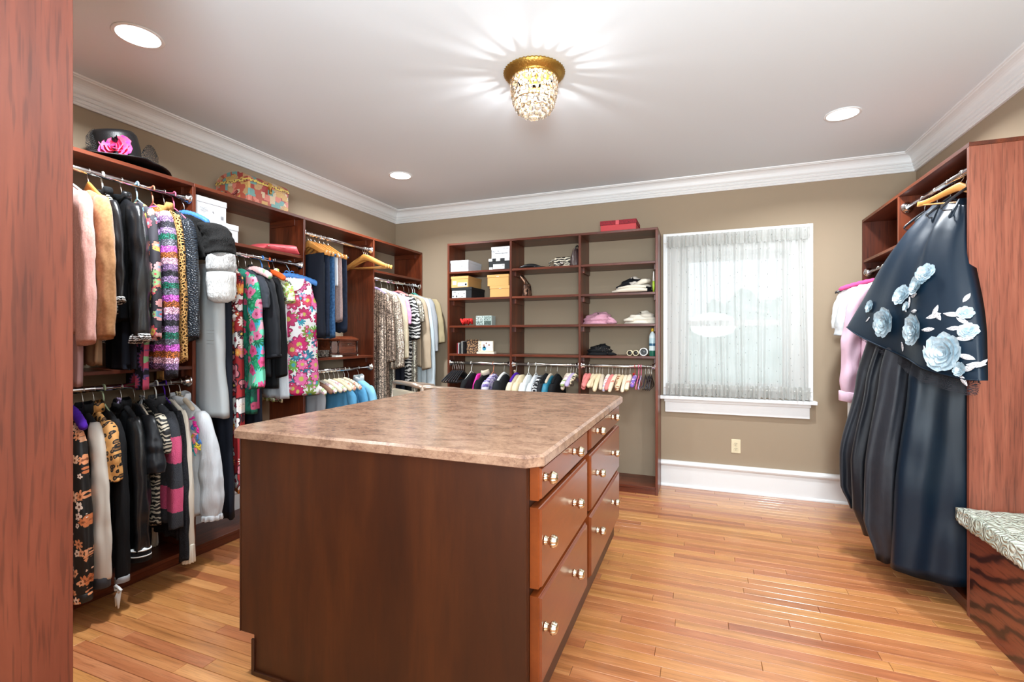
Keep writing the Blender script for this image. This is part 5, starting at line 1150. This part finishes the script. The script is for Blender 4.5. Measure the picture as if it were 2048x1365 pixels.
for (x, z, r_, c_) in ((.000, .100, .008, S(150, 110, 96)), (-.026, .082, .009, S(160, 118, 100)), (.028, .084, .009, S(150, 110, 96)), (-.022, .050, .020, S(60, 140, 170)), (.004, .072, .016, S(206, 206, 214)), (.030, .052, .018, S(206, 210, 220)), (-.022, .064, .010, S(120, 84, 76))):
    MB().lathe([(.001, 0), (r_, 0), (r_, .0006), (.001, .0006)], 12, T=Matrix.Translation((x, -.0032, z)) @ Matrix.Rotation(pi / 2, 4, 'X')).obj('print', plain('photo_ink', c_, .5), t)
for q in range(7): MB().sphere((-.078 + .006 * (q % 2), -.004, .030 + .013 * q), .009, 8, 5, (1, .5, 1)).obj('shell', F['creamw'], t, True)
# bay B
t = thing('clutch_bag', 'flat shiny black handbag with studs lying on the top shelf', 'handbag', (-1.46, 4.24, 1.936))
rings = []
for i in range(17):
    f = i / 16; x = -.135 + .27 * f; h = .001 + .024 * sin(pi * min(1, f * 1.05)) ** .8
    rings.append([(x, .075 * cos(a) * (.5 + .5 * sin(pi * f) ** .4), h + h * math.copysign(abs(sin(a)) ** .8, sin(a))) for a in [2 * pi * k / 16 for k in range(16)]])
MB().loft(rings).obj('bag_body', F['leatherw'], t, True)
for q in range(6): MB().sphere((-.01 + .025 * q, -.062 + .002 * q, .022 - .003 * q), .006 if q % 2 else .008).obj('stud', M['steel'], t, True)
MB().tube([(.02, -.07, .012), (.07, -.085, .008), (.12, -.07, .008), (.14, -.03, .010)], .004, 6).obj('strap', F['leatherw'], t, True)
py = zebra('python_print', S(40, 34, 30), S(222, 212, 190), 14)
t = thing('python_bag', 'small cream and black python print handbag', 'handbag', (-1.165, 4.24, 1.936))
rings = []
for i in range(11):
    f = i / 10; z = .092 * f; a_, b2 = .072 + .010 * sin(pi * f), .045 * (1 - .55 * f)
    rings.append([(a_ * math.copysign(abs(cos(t2)) ** .5, cos(t2)), b2 * math.copysign(abs(sin(t2)) ** .5, sin(t2)), z) for t2 in [2 * pi * k / 24 for k in range(24)]])
MB().loft(rings).obj('bag_body', py, t, True)
MB().tube([(-.06, -.01, .06), (-.095, -.01, .070), (-.125, -.01, .045), (-.118, -.01, .012), (-.095, -.01, .006), (-.075, -.02, .01)], .008, 8).obj('strap', py, t, True)
MB().lathe([(.001, 0), (.018, 0), (.018, .004), (.001, .005)], 16, T=Matrix.Translation((.0, -.043, .035)) @ Matrix.Rotation(pi / 2, 4, 'X')).obj('clasp', M['steel'], t, True)
t = thing('dome_purse', 'dark brown ostrich handbag standing against the divider', 'handbag', (-1.040, 4.25, 1.936))
mb = MB(); rings = []
for i in range(13):
    f = i / 12; z = .155 * f; a_ = .052 * (1 - .55 * f ** 1.6); b2 = .095 * (1 - .25 * f ** 2)
    rings.append([(a_ * math.copysign(abs(cos(t2)) ** .7, cos(t2)), b2 * math.copysign(abs(sin(t2)) ** .7, sin(t2)), z) for t2 in [2 * pi * k / 24 for k in range(24)]])
mb.loft(rings).obj('bag_body', leather('brown_ostrich', S(66, 46, 46), .4, 60), t, True)
MB().tube([(-.008, -.098, .006), (-.010, -.090, .12), (-.006, -.078, .15), (.006, -.078, .15), (.010, -.090, .12), (.008, -.098, .006), (0, -.099, .002)], .0022, 6, closed=True).obj('zip_edge', M['steel'], t, True)
MB().tube([(0, -.06, .150), (.01, -.05, .178), (.01, .0, .190), (.01, .05, .178), (0, .06, .150)], .005, 8).obj('handle', F['leatherw'], t, True)
t = thing('metallic_bag', 'small pleated bronze handbag with a twisted strap on the second shelf', 'handbag', (-1.500, 4.22, 1.680))
rings = []
for i in range(11):
    f = i / 10; z = .115 * f
    rings.append([((.040 - .012 * f + .004 * sin(9 * t2)) * cos(t2), .075 * (1 - .3 * f ** 2) * sin(t2), z) for t2 in [2 * pi * k / 36 for k in range(36)]])
MB().loft(rings).obj('bag_body', sequin('bronze_foil', S(60, 44, 38), S(150, 116, 96), 60, .8, 20), t, True)
MB().tube([(0, -.05, .11), (-.02, -.05, .150), (-.045, -.05, .185), (-.05, -.03, .198), (-.02, .0, .170), (.01, .05, .11)], [.010, .012, .013, .010, .007, .006], 8).obj('strap', bpy.data.materials['bronze_foil'], t, True)
# bay C
def heap(name, label, cat, cx_, z0, a_, h, dep, mat, seed, lobes=3, parts=(), cy=4.25, flat=.5):
    t = thing(name, label, cat, (cx_, cy, z0)); rings = []; n = 40; m_ = 14
    for i in range(m_ + 1):
        f = i / m_; ph_ = f * pi / 2; rs = cos(ph_) ** flat if i < m_ else 0.02
        ring = []
        for k in range(n):
            a2 = 2 * pi * k / n; q = 1 + .10 * sin(lobes * a2 + seed) + .07 * noise.noise(Vector((cos(a2) * 2, sin(a2) * 2, seed + f * 3)))
            z = h * sin(ph_) * (1 + .22 * noise.noise(Vector((cos(a2) * rs * 1.6 + seed, sin(a2) * rs * 1.6, 2)))) * (.86 + .14 * cos(a2 - 1))
            lay = .010 * sin(z / h * 3 * 2 * pi)
            ring.append(((a_ * rs * q + lay) * cos(a2), (dep * rs * q + lay) * sin(a2), max(0.0, z)))
        rings.append(ring)
    MB().loft(rings).obj('folds', mat, t, True)
    for (pn, pts_, rad, mt) in parts: MB().tube(pts_, rad, 8).obj(pn, mt, t, True)
    return t
heap('folded_scarf', 'black and white striped knit scarf heaped on the second shelf', 'scarf', -.545, 1.680, .145, .145, .11, zebra('knit_stripe', S(20, 22, 28), S(216, 208, 196), 3.2), 2, 2,
     [('fringe', [(-.16, -.10, .010), (-.09, -.125, .018), (-.02, -.13, .022), (.06, -.13, .022), (.13, -.12, .018)], [.008, .014, .018, .018, .012], F['creamw']), ('fringe', [(-.11, -.115, .04), (-.03, -.12, .048), (.05, -.12, .05), (.12, -.11, .045)], [.006, .013, .014, .010], F['creamw']), ('scarf_roll', [(.02, -.09, .06), (.09, -.09, .09), (.14, -.05, .10)], [.012, .024, .022], F['creamw'])], flat=.9)
heap('folded_sweater', 'pale pink cable knit folded on the third shelf', 'sweater', -.845, 1.417, .125, .108, .10, A('ppink', bands('pink_rib_knit', [(-1, S(204, 150, 168)), (5, S(204, 150, 168))], .9, 0, 0, .8, bsc=90)), 5, 3, [('sleeve', [(.10, -.08, .02), (.14, -.09, .018), (.17, -.07, .014)], [.022, .018, .010], F['ppink']), ('sleeve', [(.09, -.04, .055), (.13, -.05, .04), (.16, -.05, .02)], [.018, .016, .010], F['ppink'])], flat=.42)
heap('folded_blanket', 'cream knit folded on the third shelf beside the end panel', 'sweater', -.478, 1.417, .122, .110, .10, F['creamw'], 8, 2, [('sleeve', [(-.13, -.07, .03), (-.10, -.08, .035), (-.05, -.08, .035)], [.012, .016, .016], F['creamw'])], flat=.6)
t = heap('folded_shawl', 'black folded shawl with silver sequins on the fourth shelf', 'shawl', -.83, 1.147, .120, .098, .10, F['black'], 11, 2, [('hem', [(.09, -.09, .012), (.13, -.09, .014), (.155, -.07, .008)], [.016, .013, .006], F['black'])], flat=.45)
sq = MB(); rg = random.Random(4)
for q in range(46):
    u = rg.uniform(-.02, .11); sq.sphere((u, -.098 + .25 * max(0, u) ** 1.2 * .4, .040 + rg.uniform(0, .045) - u * .25), .0022, 5, 3)
o = sq.obj('sequins', M['steel'], t); o['kind'] = 'stuff'
lf = thing('paper_roll', 'thin white and green tube leaning on the end panel of the second shelf', 'tube', (-.366, 4.16, 1.680))
MB().lathe([(.001, 0), (.006, 0), (.010, .05), (.009, .09), (.001, .091)], 10).obj('green_tip', plain('lime_plastic', S(170, 206, 60), .4), lf, True); MB().lathe([(.001, .091), (.008, .091), (.004, .17), (.001, .172)], 10).obj('white_end', M['whitep'], lf, True)
for x, r_, lab, ri in ((-.562, .0235, 'dark centred paper roll, left of the small pair', S(24, 18, 18)), (-.512, .0235, 'dark centred paper roll, middle of the three', S(24, 18, 18)), (-.448, .034, 'large white roll with a grey centre beside the bottle', S(70, 74, 76))):
    t = thing('lint_roll', lab, 'roll', (x, 4.22, 1.147 + r_))
    T = Matrix.Rotation(pi / 2, 4, 'X')
    MB().lathe([(r_ * .80, -.06), (r_, -.06), (r_, .06), (r_ * .80, .06), (r_ * .8, -.06)], 24, T=T).obj('sheets', M['ivory'] if r_ < .03 else M['whitep'], t, True)
    MB().lathe([(.001, .052), (r_ * .8, .052), (r_ * .8, .05), (.001, .05)], 24, T=T).obj('core', plain('roll_core', ri, .3), t, True)
t = thing('spray_bottle', 'pale blue bottle with green base and yellow cap on the fourth shelf', 'bottle', (-.378, 4.19, 1.147))
MB().lathe([(.001, 0), (.026, 0), (.027, .004), (.027, .165), (.022, .185), (.010, .200), (.010, .205), (.001, .205)], 20).obj('bottle_body', A('bott', bands('bottle_print', [(0, S(24, 96, 76)), (.045, S(206, 222, 222)), (.085, S(40, 90, 120)), (.105, S(176, 204, 210)), (.150, S(206, 220, 222))], .3, 0, .001, 0)), t, True)
MB().lathe([(.001, .205), (.012, .205), (.012, .228), (.009, .232), (.001, .232)], 16).obj('cap', plain('yellow_cap', S(206, 170, 50), .4), t, True)
t = carton('gift_box', 'red gift box with a patterned lid on top of the back shelves', -.808, -.502, 4.14, 4.40, 2.2105, 2.300, P['red'], leopard('red_damask', S(150, 24, 40), S(90, 14, 30), S(176, 40, 54), 90), lidh=.038, ov=.004)
marks(t, [(-.02, .008, .052, .088)], F['coral'], d=-.1305, name='label')

# ------------------------------------------------------------------ back rods
HB = radians(-90); RY = YS + .035
def GB(n, lab, cat, X, mat, L, **k): return garment(n, lab, cat, (X, RY, 1.058), k.pop('rz', HB), mat, L, **k)
def HBn(kind, lab, X, mat, **k): return hanger(kind, lab, (X, RY, 1.058), k.pop('rz', HB), mat, rod_r=.0125, **k)
P['vel'] = plain('charcoal_velvet_hanger', S(50, 50, 54), .22)
for i in range(7): HBn('velvet', 'one of seven slim black hangers bunched at the left end of the back rod', -2.247 + .019 * i, P['vel'], group='slim black hangers at the left end', rz=HB + radians(1.5 * i), w=.215)
GB('top', 'black top with pink tie in the first back bay', 'top', -2.03, F['black'], .60, sl=.3, sr=(.045, .04), th=.03); t = GB('top', 'hot pink satin top half hidden in the first back bay', 'top', -1.955, F['hotpink'], .60, th=.025, sw=.15, drop=.12)
GB('cardigan', 'black cardigan with a pale edged neck in the first back bay', 'cardigan', -1.90, F['black'], .62, sl=.5, th=.025, collar=F['creamk'])
GB('top', 'lilac ditsy print top in the first back bay', 'top', -1.815, F['lilac'], .60, sl=.5, sr=(.058, .05), th=.04)
GB('jacket', 'black jacket beside the lilac top, by the first divider', 'jacket', -1.708, F['blkm'], .62, sl=.5, sr=(.058, .05), th=.045)
for X, mt, lab, tone in ((-1.585, 'creamk', 'oatmeal silk blouse, first in the middle back bay', 0), (-1.530, 'creams', 'pale yellow cream blouse, second in the middle back bay', 0), (-1.465, 'whiter', 'white blouse with ivory trim in the middle back bay', 0), (-1.395, 'whitec', 'crisp white shirt in the middle back bay', 0), (-1.350, 'dotw', 'black and white dotted blouse in the middle back bay', 0),
                         (-1.300, 'blkm', 'charcoal top behind the teal blouse', 0), (-1.255, 'teal', 'teal satin blouse in the middle back bay', 0), (-1.195, 'black', 'plain black jacket right of the teal blouse', 0)):
    GB('blouse', lab, 'blouse', X, F[mt], .60, sl=.5, sr=(.050, .045), th=.03, drop=.10, sw=.18)
for X, mt, lab, hk in ((-2.045, 'vinyl', 'white tube hanger of the black top with pink tie', 1), (-1.815, 'horange', 'peach tube hanger of the lilac top', 1), (-1.708, 'whiter', 'pale hanger of the black jacket by the first divider', 0), (-1.585, 'purple', 'violet padded hanger with a bow, first in the middle bay', 0), (-1.465, 'vinyl', 'white tube hanger of the ivory trimmed blouse', 1), (-1.395, 'vinyl', 'thick white tube hanger of the crisp shirt', 1), (-1.300, 'black', 'thin hanger of the charcoal top', 0), (-1.255, 'beiges', 'beige padded hanger of the teal blouse', 0), (-1.195, 'black', 'slim black hanger of the plain black jacket', 0)):
    HBn('plastic' if hk else 'padded', lab, X, F[mt], hook=F[mt] if hk else None, w=.155, r=.013, bow=F['creams'] if X == -1.585 else None)
for X, mt, lab in ((-1.10, 'beiges', 'beige satin padded hanger, first empty one in the middle bay'), (-1.070, 'wfl', 'pale flowered padded hanger beside the beige one'), (-1.046, 'lav', 'lavender padded hanger tucked behind the spotted one'), (-1.022, 'spot', 'black spotted cream padded hanger before the second divider'),
                   (-.934, 'pinks', 'rose flowered padded hanger, first in the last bay'), (-.905, 'pinks', 'plain rose padded hanger, second in the last bay'), (-.872, 'creams', 'cream padded hanger, third in the last bay'), (-.842, 'creams', 'yellow cream padded hanger, fourth in the last bay'), (-.815, 'creams', 'low hung yellow padded hanger in the last bay'), (-.790, 'beiges', 'beige padded hanger, sixth in the last bay'),
                   (-.739, 'wfl', 'white padded hanger with rosebuds in the last bay'), (-.707, 'pinks', 'dusty rose padded hanger in the middle of the last bay'), (-.675, 'cfl', 'peach padded hanger in the middle of the last bay'), (-.648, 'brownst', 'brown striped padded hanger in the last bay'), (-.620, 'creams', 'pale cream padded hanger after the brown striped one'), (-.592, 'creamk', 'ivory padded hanger, two before the red one'), (-.558, 'cfl', 'ivory padded hanger with rose print next to the red bow one')):
    HBn('padded', lab, X, F[mt], w=random.choice((.20, .215, .225)), r=random.uniform(.017, .022), dp=random.choice((.07, .09, .105)), rz=HB + radians(random.uniform(-7, 7)))
HBn('padded', 'violet dotted padded hanger with a bright red bow', -.517, F['mulr'], w=.20, r=.018, bow=F['redr'], hook=F['redr'])
for X, lab in ((-.486, 'pink tube hanger next to the red bow hanger'), (-.466, 'pale pink tube hanger, second from the red bow hanger')): HBn('plastic', lab, X, F['ppk'] if X < -.47 else F['lav'], hook=F['ppk'], w=.20)
for X in (-.431, -.411, -.398, -.383): HBn('velvet', 'one of the slim black hangers at the right end of the back rod', X, P['vel'], group='slim black hangers at the right end', w=.21)

# ------------------------------------------------------------------ right side garments
HR = radians(180); RRX, RRZ = 1.205, 2.108
A('navysat', fab('navy_satin', S(11, 31, 47), .40, .35, 7)); A('taffeta', fab('grey_black_taffeta', S(44, 46, 52), .34, .7, 16, 0, S(40, 42, 48))); A('taff2', fab('black_taffeta', S(26, 28, 34), .34, .7, 16))
A('navyg', fab('navy_ballgown_satin', S(9, 26, 40), .38, .3, 8)); A('pinkc', fab('pale_pink_cotton', S(232, 196, 214), .7, .6, 26)); A('sheerw', fab('white_organza', S(206, 210, 212), .7, .6, 40))
def gown(label, X, Y, z, keys, mat, folds, amp, rz=HR, seed=1, name='ball_gown'):
    t = thing(name, label, 'gown', (X, Y, z), rz)
    body_mesh(keys, folds, amp, seed, n=90, steps=40, hem=.02, pw=.8, jit=.006).obj('skirt', mat, t, True); return t
zz_ = lambda a: a - RRZ
gown('navy satin ball gown nearest the wardrobe end panel', RRX, 3.00, RRZ, [(zz_(1.98), .03, .015, 0), (zz_(1.90), .07, .025, 0), (zz_(1.65), .10, .035, 0), (zz_(1.4), .15, .05, 0), (zz_(1.1), .22, .07, .01), (zz_(.5), .27, .085, .02), (zz_(.12), .285, .090, .02)], F['navyg'], 2.0, .012, seed=3)
gown('charcoal taffeta ball gown behind the navy gown', RRX, 3.16, RRZ, [(zz_(1.98), .03, .015, 0), (zz_(1.90), .07, .025, 0), (zz_(1.65), .10, .035, 0), (zz_(1.4), .21, .06, .03), (zz_(1.1), .25, .07, .05), (zz_(.6), .285, .08, .085), (zz_(.3), .285, .08, .090), (zz_(.10), .25, .075, .07)], F['taffeta'], 4.5, .020, seed=5)
gown('black taffeta ball gown, second from the charcoal one', RRX, 3.31, RRZ, [(zz_(1.98), .03, .015, 0), (zz_(1.90), .07, .025, 0), (zz_(1.65), .10, .035, 0), (zz_(1.4), .22, .06, .03), (zz_(1.05), .27, .07, .06), (zz_(.6), .30, .075, .10), (zz_(.32), .295, .075, .10), (zz_(.18), .26, .07, .08)], F['taff2'], 4.0, .020, seed=7)
gown('dark grey taffeta gown furthest back in the tall wardrobe bay', RRX, 3.47, RRZ, [(zz_(1.98), .03, .015, 0), (zz_(1.90), .07, .025, 0), (zz_(1.65), .10, .035, 0), (zz_(1.4), .22, .06, .03), (zz_(1.05), .27, .07, .06), (zz_(.6), .305, .075, .115), (zz_(.40), .30, .075, .115), (zz_(.28), .27, .07, .095)], F['taffeta'], 5.0, .018, seed=9)
for Y, lab in ((3.00, 'slim black hanger of the navy ball gown'), (3.16, 'slim black hanger of the charcoal taffeta gown'), (3.31, 'slim black hanger of the black taffeta gown'), (3.47, 'slim black hanger of the furthest taffeta gown')):
    hanger('velvet', lab, (RRX, Y, RRZ), HR, P['vel'], w=.10)
hw_ = hanger('wood', 'wooden hanger holding the flowered navy wrap by the end panel', (RRX, 3.045, RRZ + .006), radians(110), M['hwood'], w=.215); hw_.rotation_euler = (0, radians(-12), radians(110))
for c_ in hw_.children:
    if c_.name.startswith('shoulder_arms') or c_.name.startswith('bar'): c_.scale = (1, 1, .82)
# navy wrap with rose appliques
def lerp3(a, b_, t_): return [p + (q - p) * t_ for p, q in zip(a, b_)]
def poly(Pt, t_):
    n = len(Pt) - 1; i = min(int(t_ * n), n - 1); return lerp3(Pt[i], Pt[i + 1], t_ * n - i)
LE = [(1.185, 3.29, 2.035), (1.03, 3.38, 1.78), (.93, 3.46, 1.55), (.85, 3.54, 1.365)]
ME = [(1.165, 3.12, 1.995), (1.04, 3.08, 1.75), (.97, 3.0, 1.45), (.98, 2.93, 1.17)]
RE = [(1.175, 2.945, 1.935), (1.15, 2.88, 1.70), (1.13, 2.74, 1.40), (1.09, 2.60, 1.12)]
def sm(Pt, t_):
    # smooth chain through the four stations
    n = len(Pt) - 1; i = min(int(t_ * n), n - 1); f = t_ * n - i
    g = lambda k: Vector(Pt[max(0, min(n, k))]); p0, p1, p2, p3 = g(i - 1), g(i), g(i + 1), g(i + 2)
    return .5 * ((2 * p1) + (p2 - p0) * f + (2 * p0 - 5 * p1 + 4 * p2 - p3) * f * f + (3 * p1 - p0 - 3 * p2 + p3) * f ** 3)
def wrap(s_, t_, fold=True):
    l, m_, r_ = sm(LE, t_), sm(ME, t_), sm(RE, t_)
    p = l * (1 - s_) ** 2 + (2 * m_ - .5 * l - .5 * r_) * 2 * s_ * (1 - s_) + r_ * s_ * s_
    if fold:
        d = .022 * sin(s_ * 9.0 + 1.0) * (1 - t_ * .6) + .010 * sin(s_ * 21 + 2 * t_) * (1 - t_ * .7) + .006 * noise.noise(Vector((s_ * 3, t_ * 3, 0)))
        e = .012 * sin(s_ * 14) * max(0, t_ - .75) * 4
        p = p + Vector((-1, -.35, 0)).normalized() * (d * min(1, t_ * 5) + e)
    return p
O0 = Vector((1.205, 3.19, 2.114))
t = thing('satin_wrap', 'navy satin wrap with pale blue roses hanging from the wooden hanger', 'wrap', O0)
nu, nv = 70, 60; vs = [wrap(i / nu, j / nv) - O0 for j in range(nv + 1) for i in range(nu + 1)]
bk = [v + Vector((.035 + .02 * (1 - abs(2 * (k % (nu + 1)) / nu - 1)), .012, 0)) for k, v in enumerate(vs)]
W1 = nu + 1; fs = [(j * W1 + i, j * W1 + i + 1, (j + 1) * W1 + i + 1, (j + 1) * W1 + i) for j in range(nv) for i in range(nu)]
K = len(vs); fs2 = [tuple(K + q for q in f[::-1]) for f in fs]
edge = []
for j in range(nv): edge += [(j * W1, (j + 1) * W1, K + (j + 1) * W1, K + j * W1), (j * W1 + nu, K + j * W1 + nu, K + (j + 1) * W1 + nu, (j + 1) * W1 + nu)]
for i in range(nu): edge.append((i, K + i, K + i + 1, i + 1))
mesh_obj('wrap_cloth', vs + bk, fs + fs2 + edge, F['navysat'], t)
m = net('black_horsehair', S(26, 26, 34), 220, w=.14); 
hv = []; 
for j in range(5):
    for i in range(nu + 1):
        s_ = .12 + .88 * i / nu; p = wrap(s_, 1.0) + Vector((.012 - .004 * j, .01, -.016 * j * min(1, (s_ - .1) * 3))) + Vector((.006, .004, 0)) * sin(s_ * 40) * (j / 4)
        hv.append(p - O0)
mesh_obj('net_hem', hv, [(j * W1 + i, j * W1 + i + 1, (j + 1) * W1 + i + 1, (j + 1) * W1 + i) for j in range(4) for i in range(nu)], m, t)
rb = MB().tube([wrap(i / 60, .995) - O0 + Vector((-.002, -.001, 0)) for i in range(61)], .0035, 6).obj('hem_cord', F['navysat'], t, True)
rm, nt, b = newmat('pale_blue_applique'); ocp = objc(nt)
nt.links.new(ramp(nt, nois(nt, ocp, 60, 3), [(.3, S(150, 176, 190)), (.6, S(196, 214, 222)), (.8, S(226, 236, 240))]), b.inputs['Base Color']); setp(b, Roughness=.6)
sm_, nt, b = newmat('silver_leaf_applique'); nt.links.new(ramp(nt, nois(nt, objc(nt), 160, 2), [(.35, S(150, 140, 140)), (.6, S(230, 232, 236))]), b.inputs['Base Color']); setp(b, Roughness=.45)
def frame(s_, t_):
    p = wrap(s_, t_); du = wrap(min(1, s_ + .01), t_) - wrap(max(0, s_ - .01), t_); dv = wrap(s_, min(1, t_ + .01)) - wrap(s_, max(0, t_ - .01))
    n = du.cross(dv).normalized()
    if n.dot(Vector((-1, -.5, 0))) < 0: n = -n
    u = du.normalized(); v = n.cross(u); R = Matrix((u, v, n)).transposed().to_4x4(); return Matrix.Translation(p - O0 + n * .002) @ R
for q, (s_, t_, r_) in enumerate(((.688, .463, .048), (.600, .530, .056), (.413, .600, .056), (.113, .725, .038), (.288, .788, .086), (.562, .775, .082), (.763, .855, .094), (.945, .66, .034), (.95, .745, .040), (.66, .50, .028), (.47, .66, .026), (.86, .93, .034))):
    mb = rose_mesh(r_, q, .20, .55, ((7, 1.0), (6, .80), (5, .58), (4, .38), (3, .24))); T = frame(s_, t_); mb.v = [T @ v for v in mb.v]; mb.obj('rose_applique', rm, t, True)
lr = random.Random(8)
for (s_, t_, a0, r_) in ((.525, .60, .4, .030), (.56, .585, 1.2, .026), (.50, .66, 2.0, .030), (.55, .68, .2, .026), (.47, .69, 2.6, .024), (.69, .70, .5, .034), (.73, .685, 1.5, .030), (.78, .70, 2.4, .030), (.72, .75, 3.4, .030), (.83, .74, .2, .030), (.88, .78, .1, .034), (.62, .90, 2.0, .030), (.66, .93, 1.0, .028), (.87, .93, .3, .036), (.93, .90, .1, .036), (.84, .97, 5.6, .034), (.92, .67, 3.1, .034), (.955, .71, 2.6, .028), (.97, .87, 2.8, .034), (.99, .91, .9, .026), (.40, .88, 5.0, .024), (.14, .80, 4.2, .018), (.62, .47, 2.6, .018), (.945, .60, 1.2, .026)):
    mb = MB(); n = 9; v = []
    for i in range(n):
        u = i / (n - 1); w = .36 * sin(pi * u) ** .8; v += [(r_ * (2 * u - .2), -r_ * w, 0), (r_ * (2 * u - .2), 0, .0035), (r_ * (2 * u - .2), r_ * w, 0)]
    f = []
    for i in range(n - 1):
        for j in (0, 1): k = i * 3 + j; f.append((k, k + 1, k + 4, k + 3))
    T = frame(s_, t_) @ Matrix.Rotation(a0, 4, 'Z'); mb.add(v, f, T); mb.obj('leaf_applique', sm_, t, True)
# far right bay
def GR(n, lab, cat, Y, mat, L, **k): return garment(n, lab, cat, (1.198, Y, 1.80), k.pop('rz', HR), mat, L, **k)
t = GR('shirt', 'pale pink shirt with long cuffed sleeve hanging beside the window', 'shirt', 3.90, F['pinkc'], 1.1, sl=.74, sr=(.060, .052), cuff=(F['pinkc'], .07), out=.05, fwd=.04, ky=.8, crease=.12, sw=.215, th=.05, rz=radians(190), collar=F['pinkc'])
GR('blouse', 'white organza blouse behind the pale pink shirt', 'blouse', 4.02, F['sheerw'], .9, sl=.35, sr=(.07, .08), sw=.20, th=.05, out=.04)
GR('dress', 'white dress further back in the far wardrobe bay', 'dress', 4.16, F['whiter'], 1.3, sw=.22, th=.05, sl=.3)
hanger('padded', 'pink velvet hanger sticking out beside the window', (1.198, 4.10, 1.80), radians(172), F['pinkf'], w=.27, r=.017)
hanger('velvet', 'black hanger with clips below the pink velvet one', (1.198, 4.20, 1.80), radians(176), P['vel'], w=.27)
for Y, lab in ((3.90, 'thin steel hanger of the pale pink shirt'), (4.02, 'thin steel hanger of the white organza blouse')): hanger('wire', lab, (1.198, Y, 1.80), HR, M['steel'], w=.19)

# ------------------------------------------------------------------ armchair top showing over the island
t = thing('armchair', 'silver framed chair whose curved arm shows behind the island', 'chair', (-2.10, 3.52, 0), radians(150))
sv = plain('antique_silver_leaf', S(196, 176, 158), .3, metal=.6)
seat = MB().box(-.25, .25, -.24, .24, .40, .46, ch=.02).obj('seat', F['creamk'], t)
for x in (-.22, .22):
    for y in (-.21, .21): MB().lathe([(.001, 0), (.014, 0), (.018, .05), (.022, .38), (.028, .40), (.001, .40)], 10, T=Matrix.Translation((x, y, 0))).obj('leg', sv, t, True)
for x in (-.25, .25):
    MB().tube([(x, .22, .92), (x * 1.02, .10, .905), (x * 1.05, -.06, .885), (x * 1.08, -.16, .865), (x * 1.08, -.19, .84)], [.018, .017, .018, .021, .016], 10).obj('arm', sv, t, True)
    MB().tube([(x * 1.04, -.14, .865), (x * 1.0, -.12, .65), (x * .96, -.16, .44)], .014, 8).obj('arm_post', sv, t, True)
    MB().tube([(x * .95, .23, .40), (x, .24, .70), (x, .22, .92)], .016, 8).obj('back_post', sv, t, True)
MB().tube([(-.25, .22, .92), (-.12, .26, .935), (0, .27, .94), (.12, .26, .935), (.25, .22, .92)], .017, 8).obj('top_rail', sv, t, True)
bk = MB().box(-.20, .20, .235, .265, .50, .88, ch=.012).obj('backrest', F['creamk'], t)
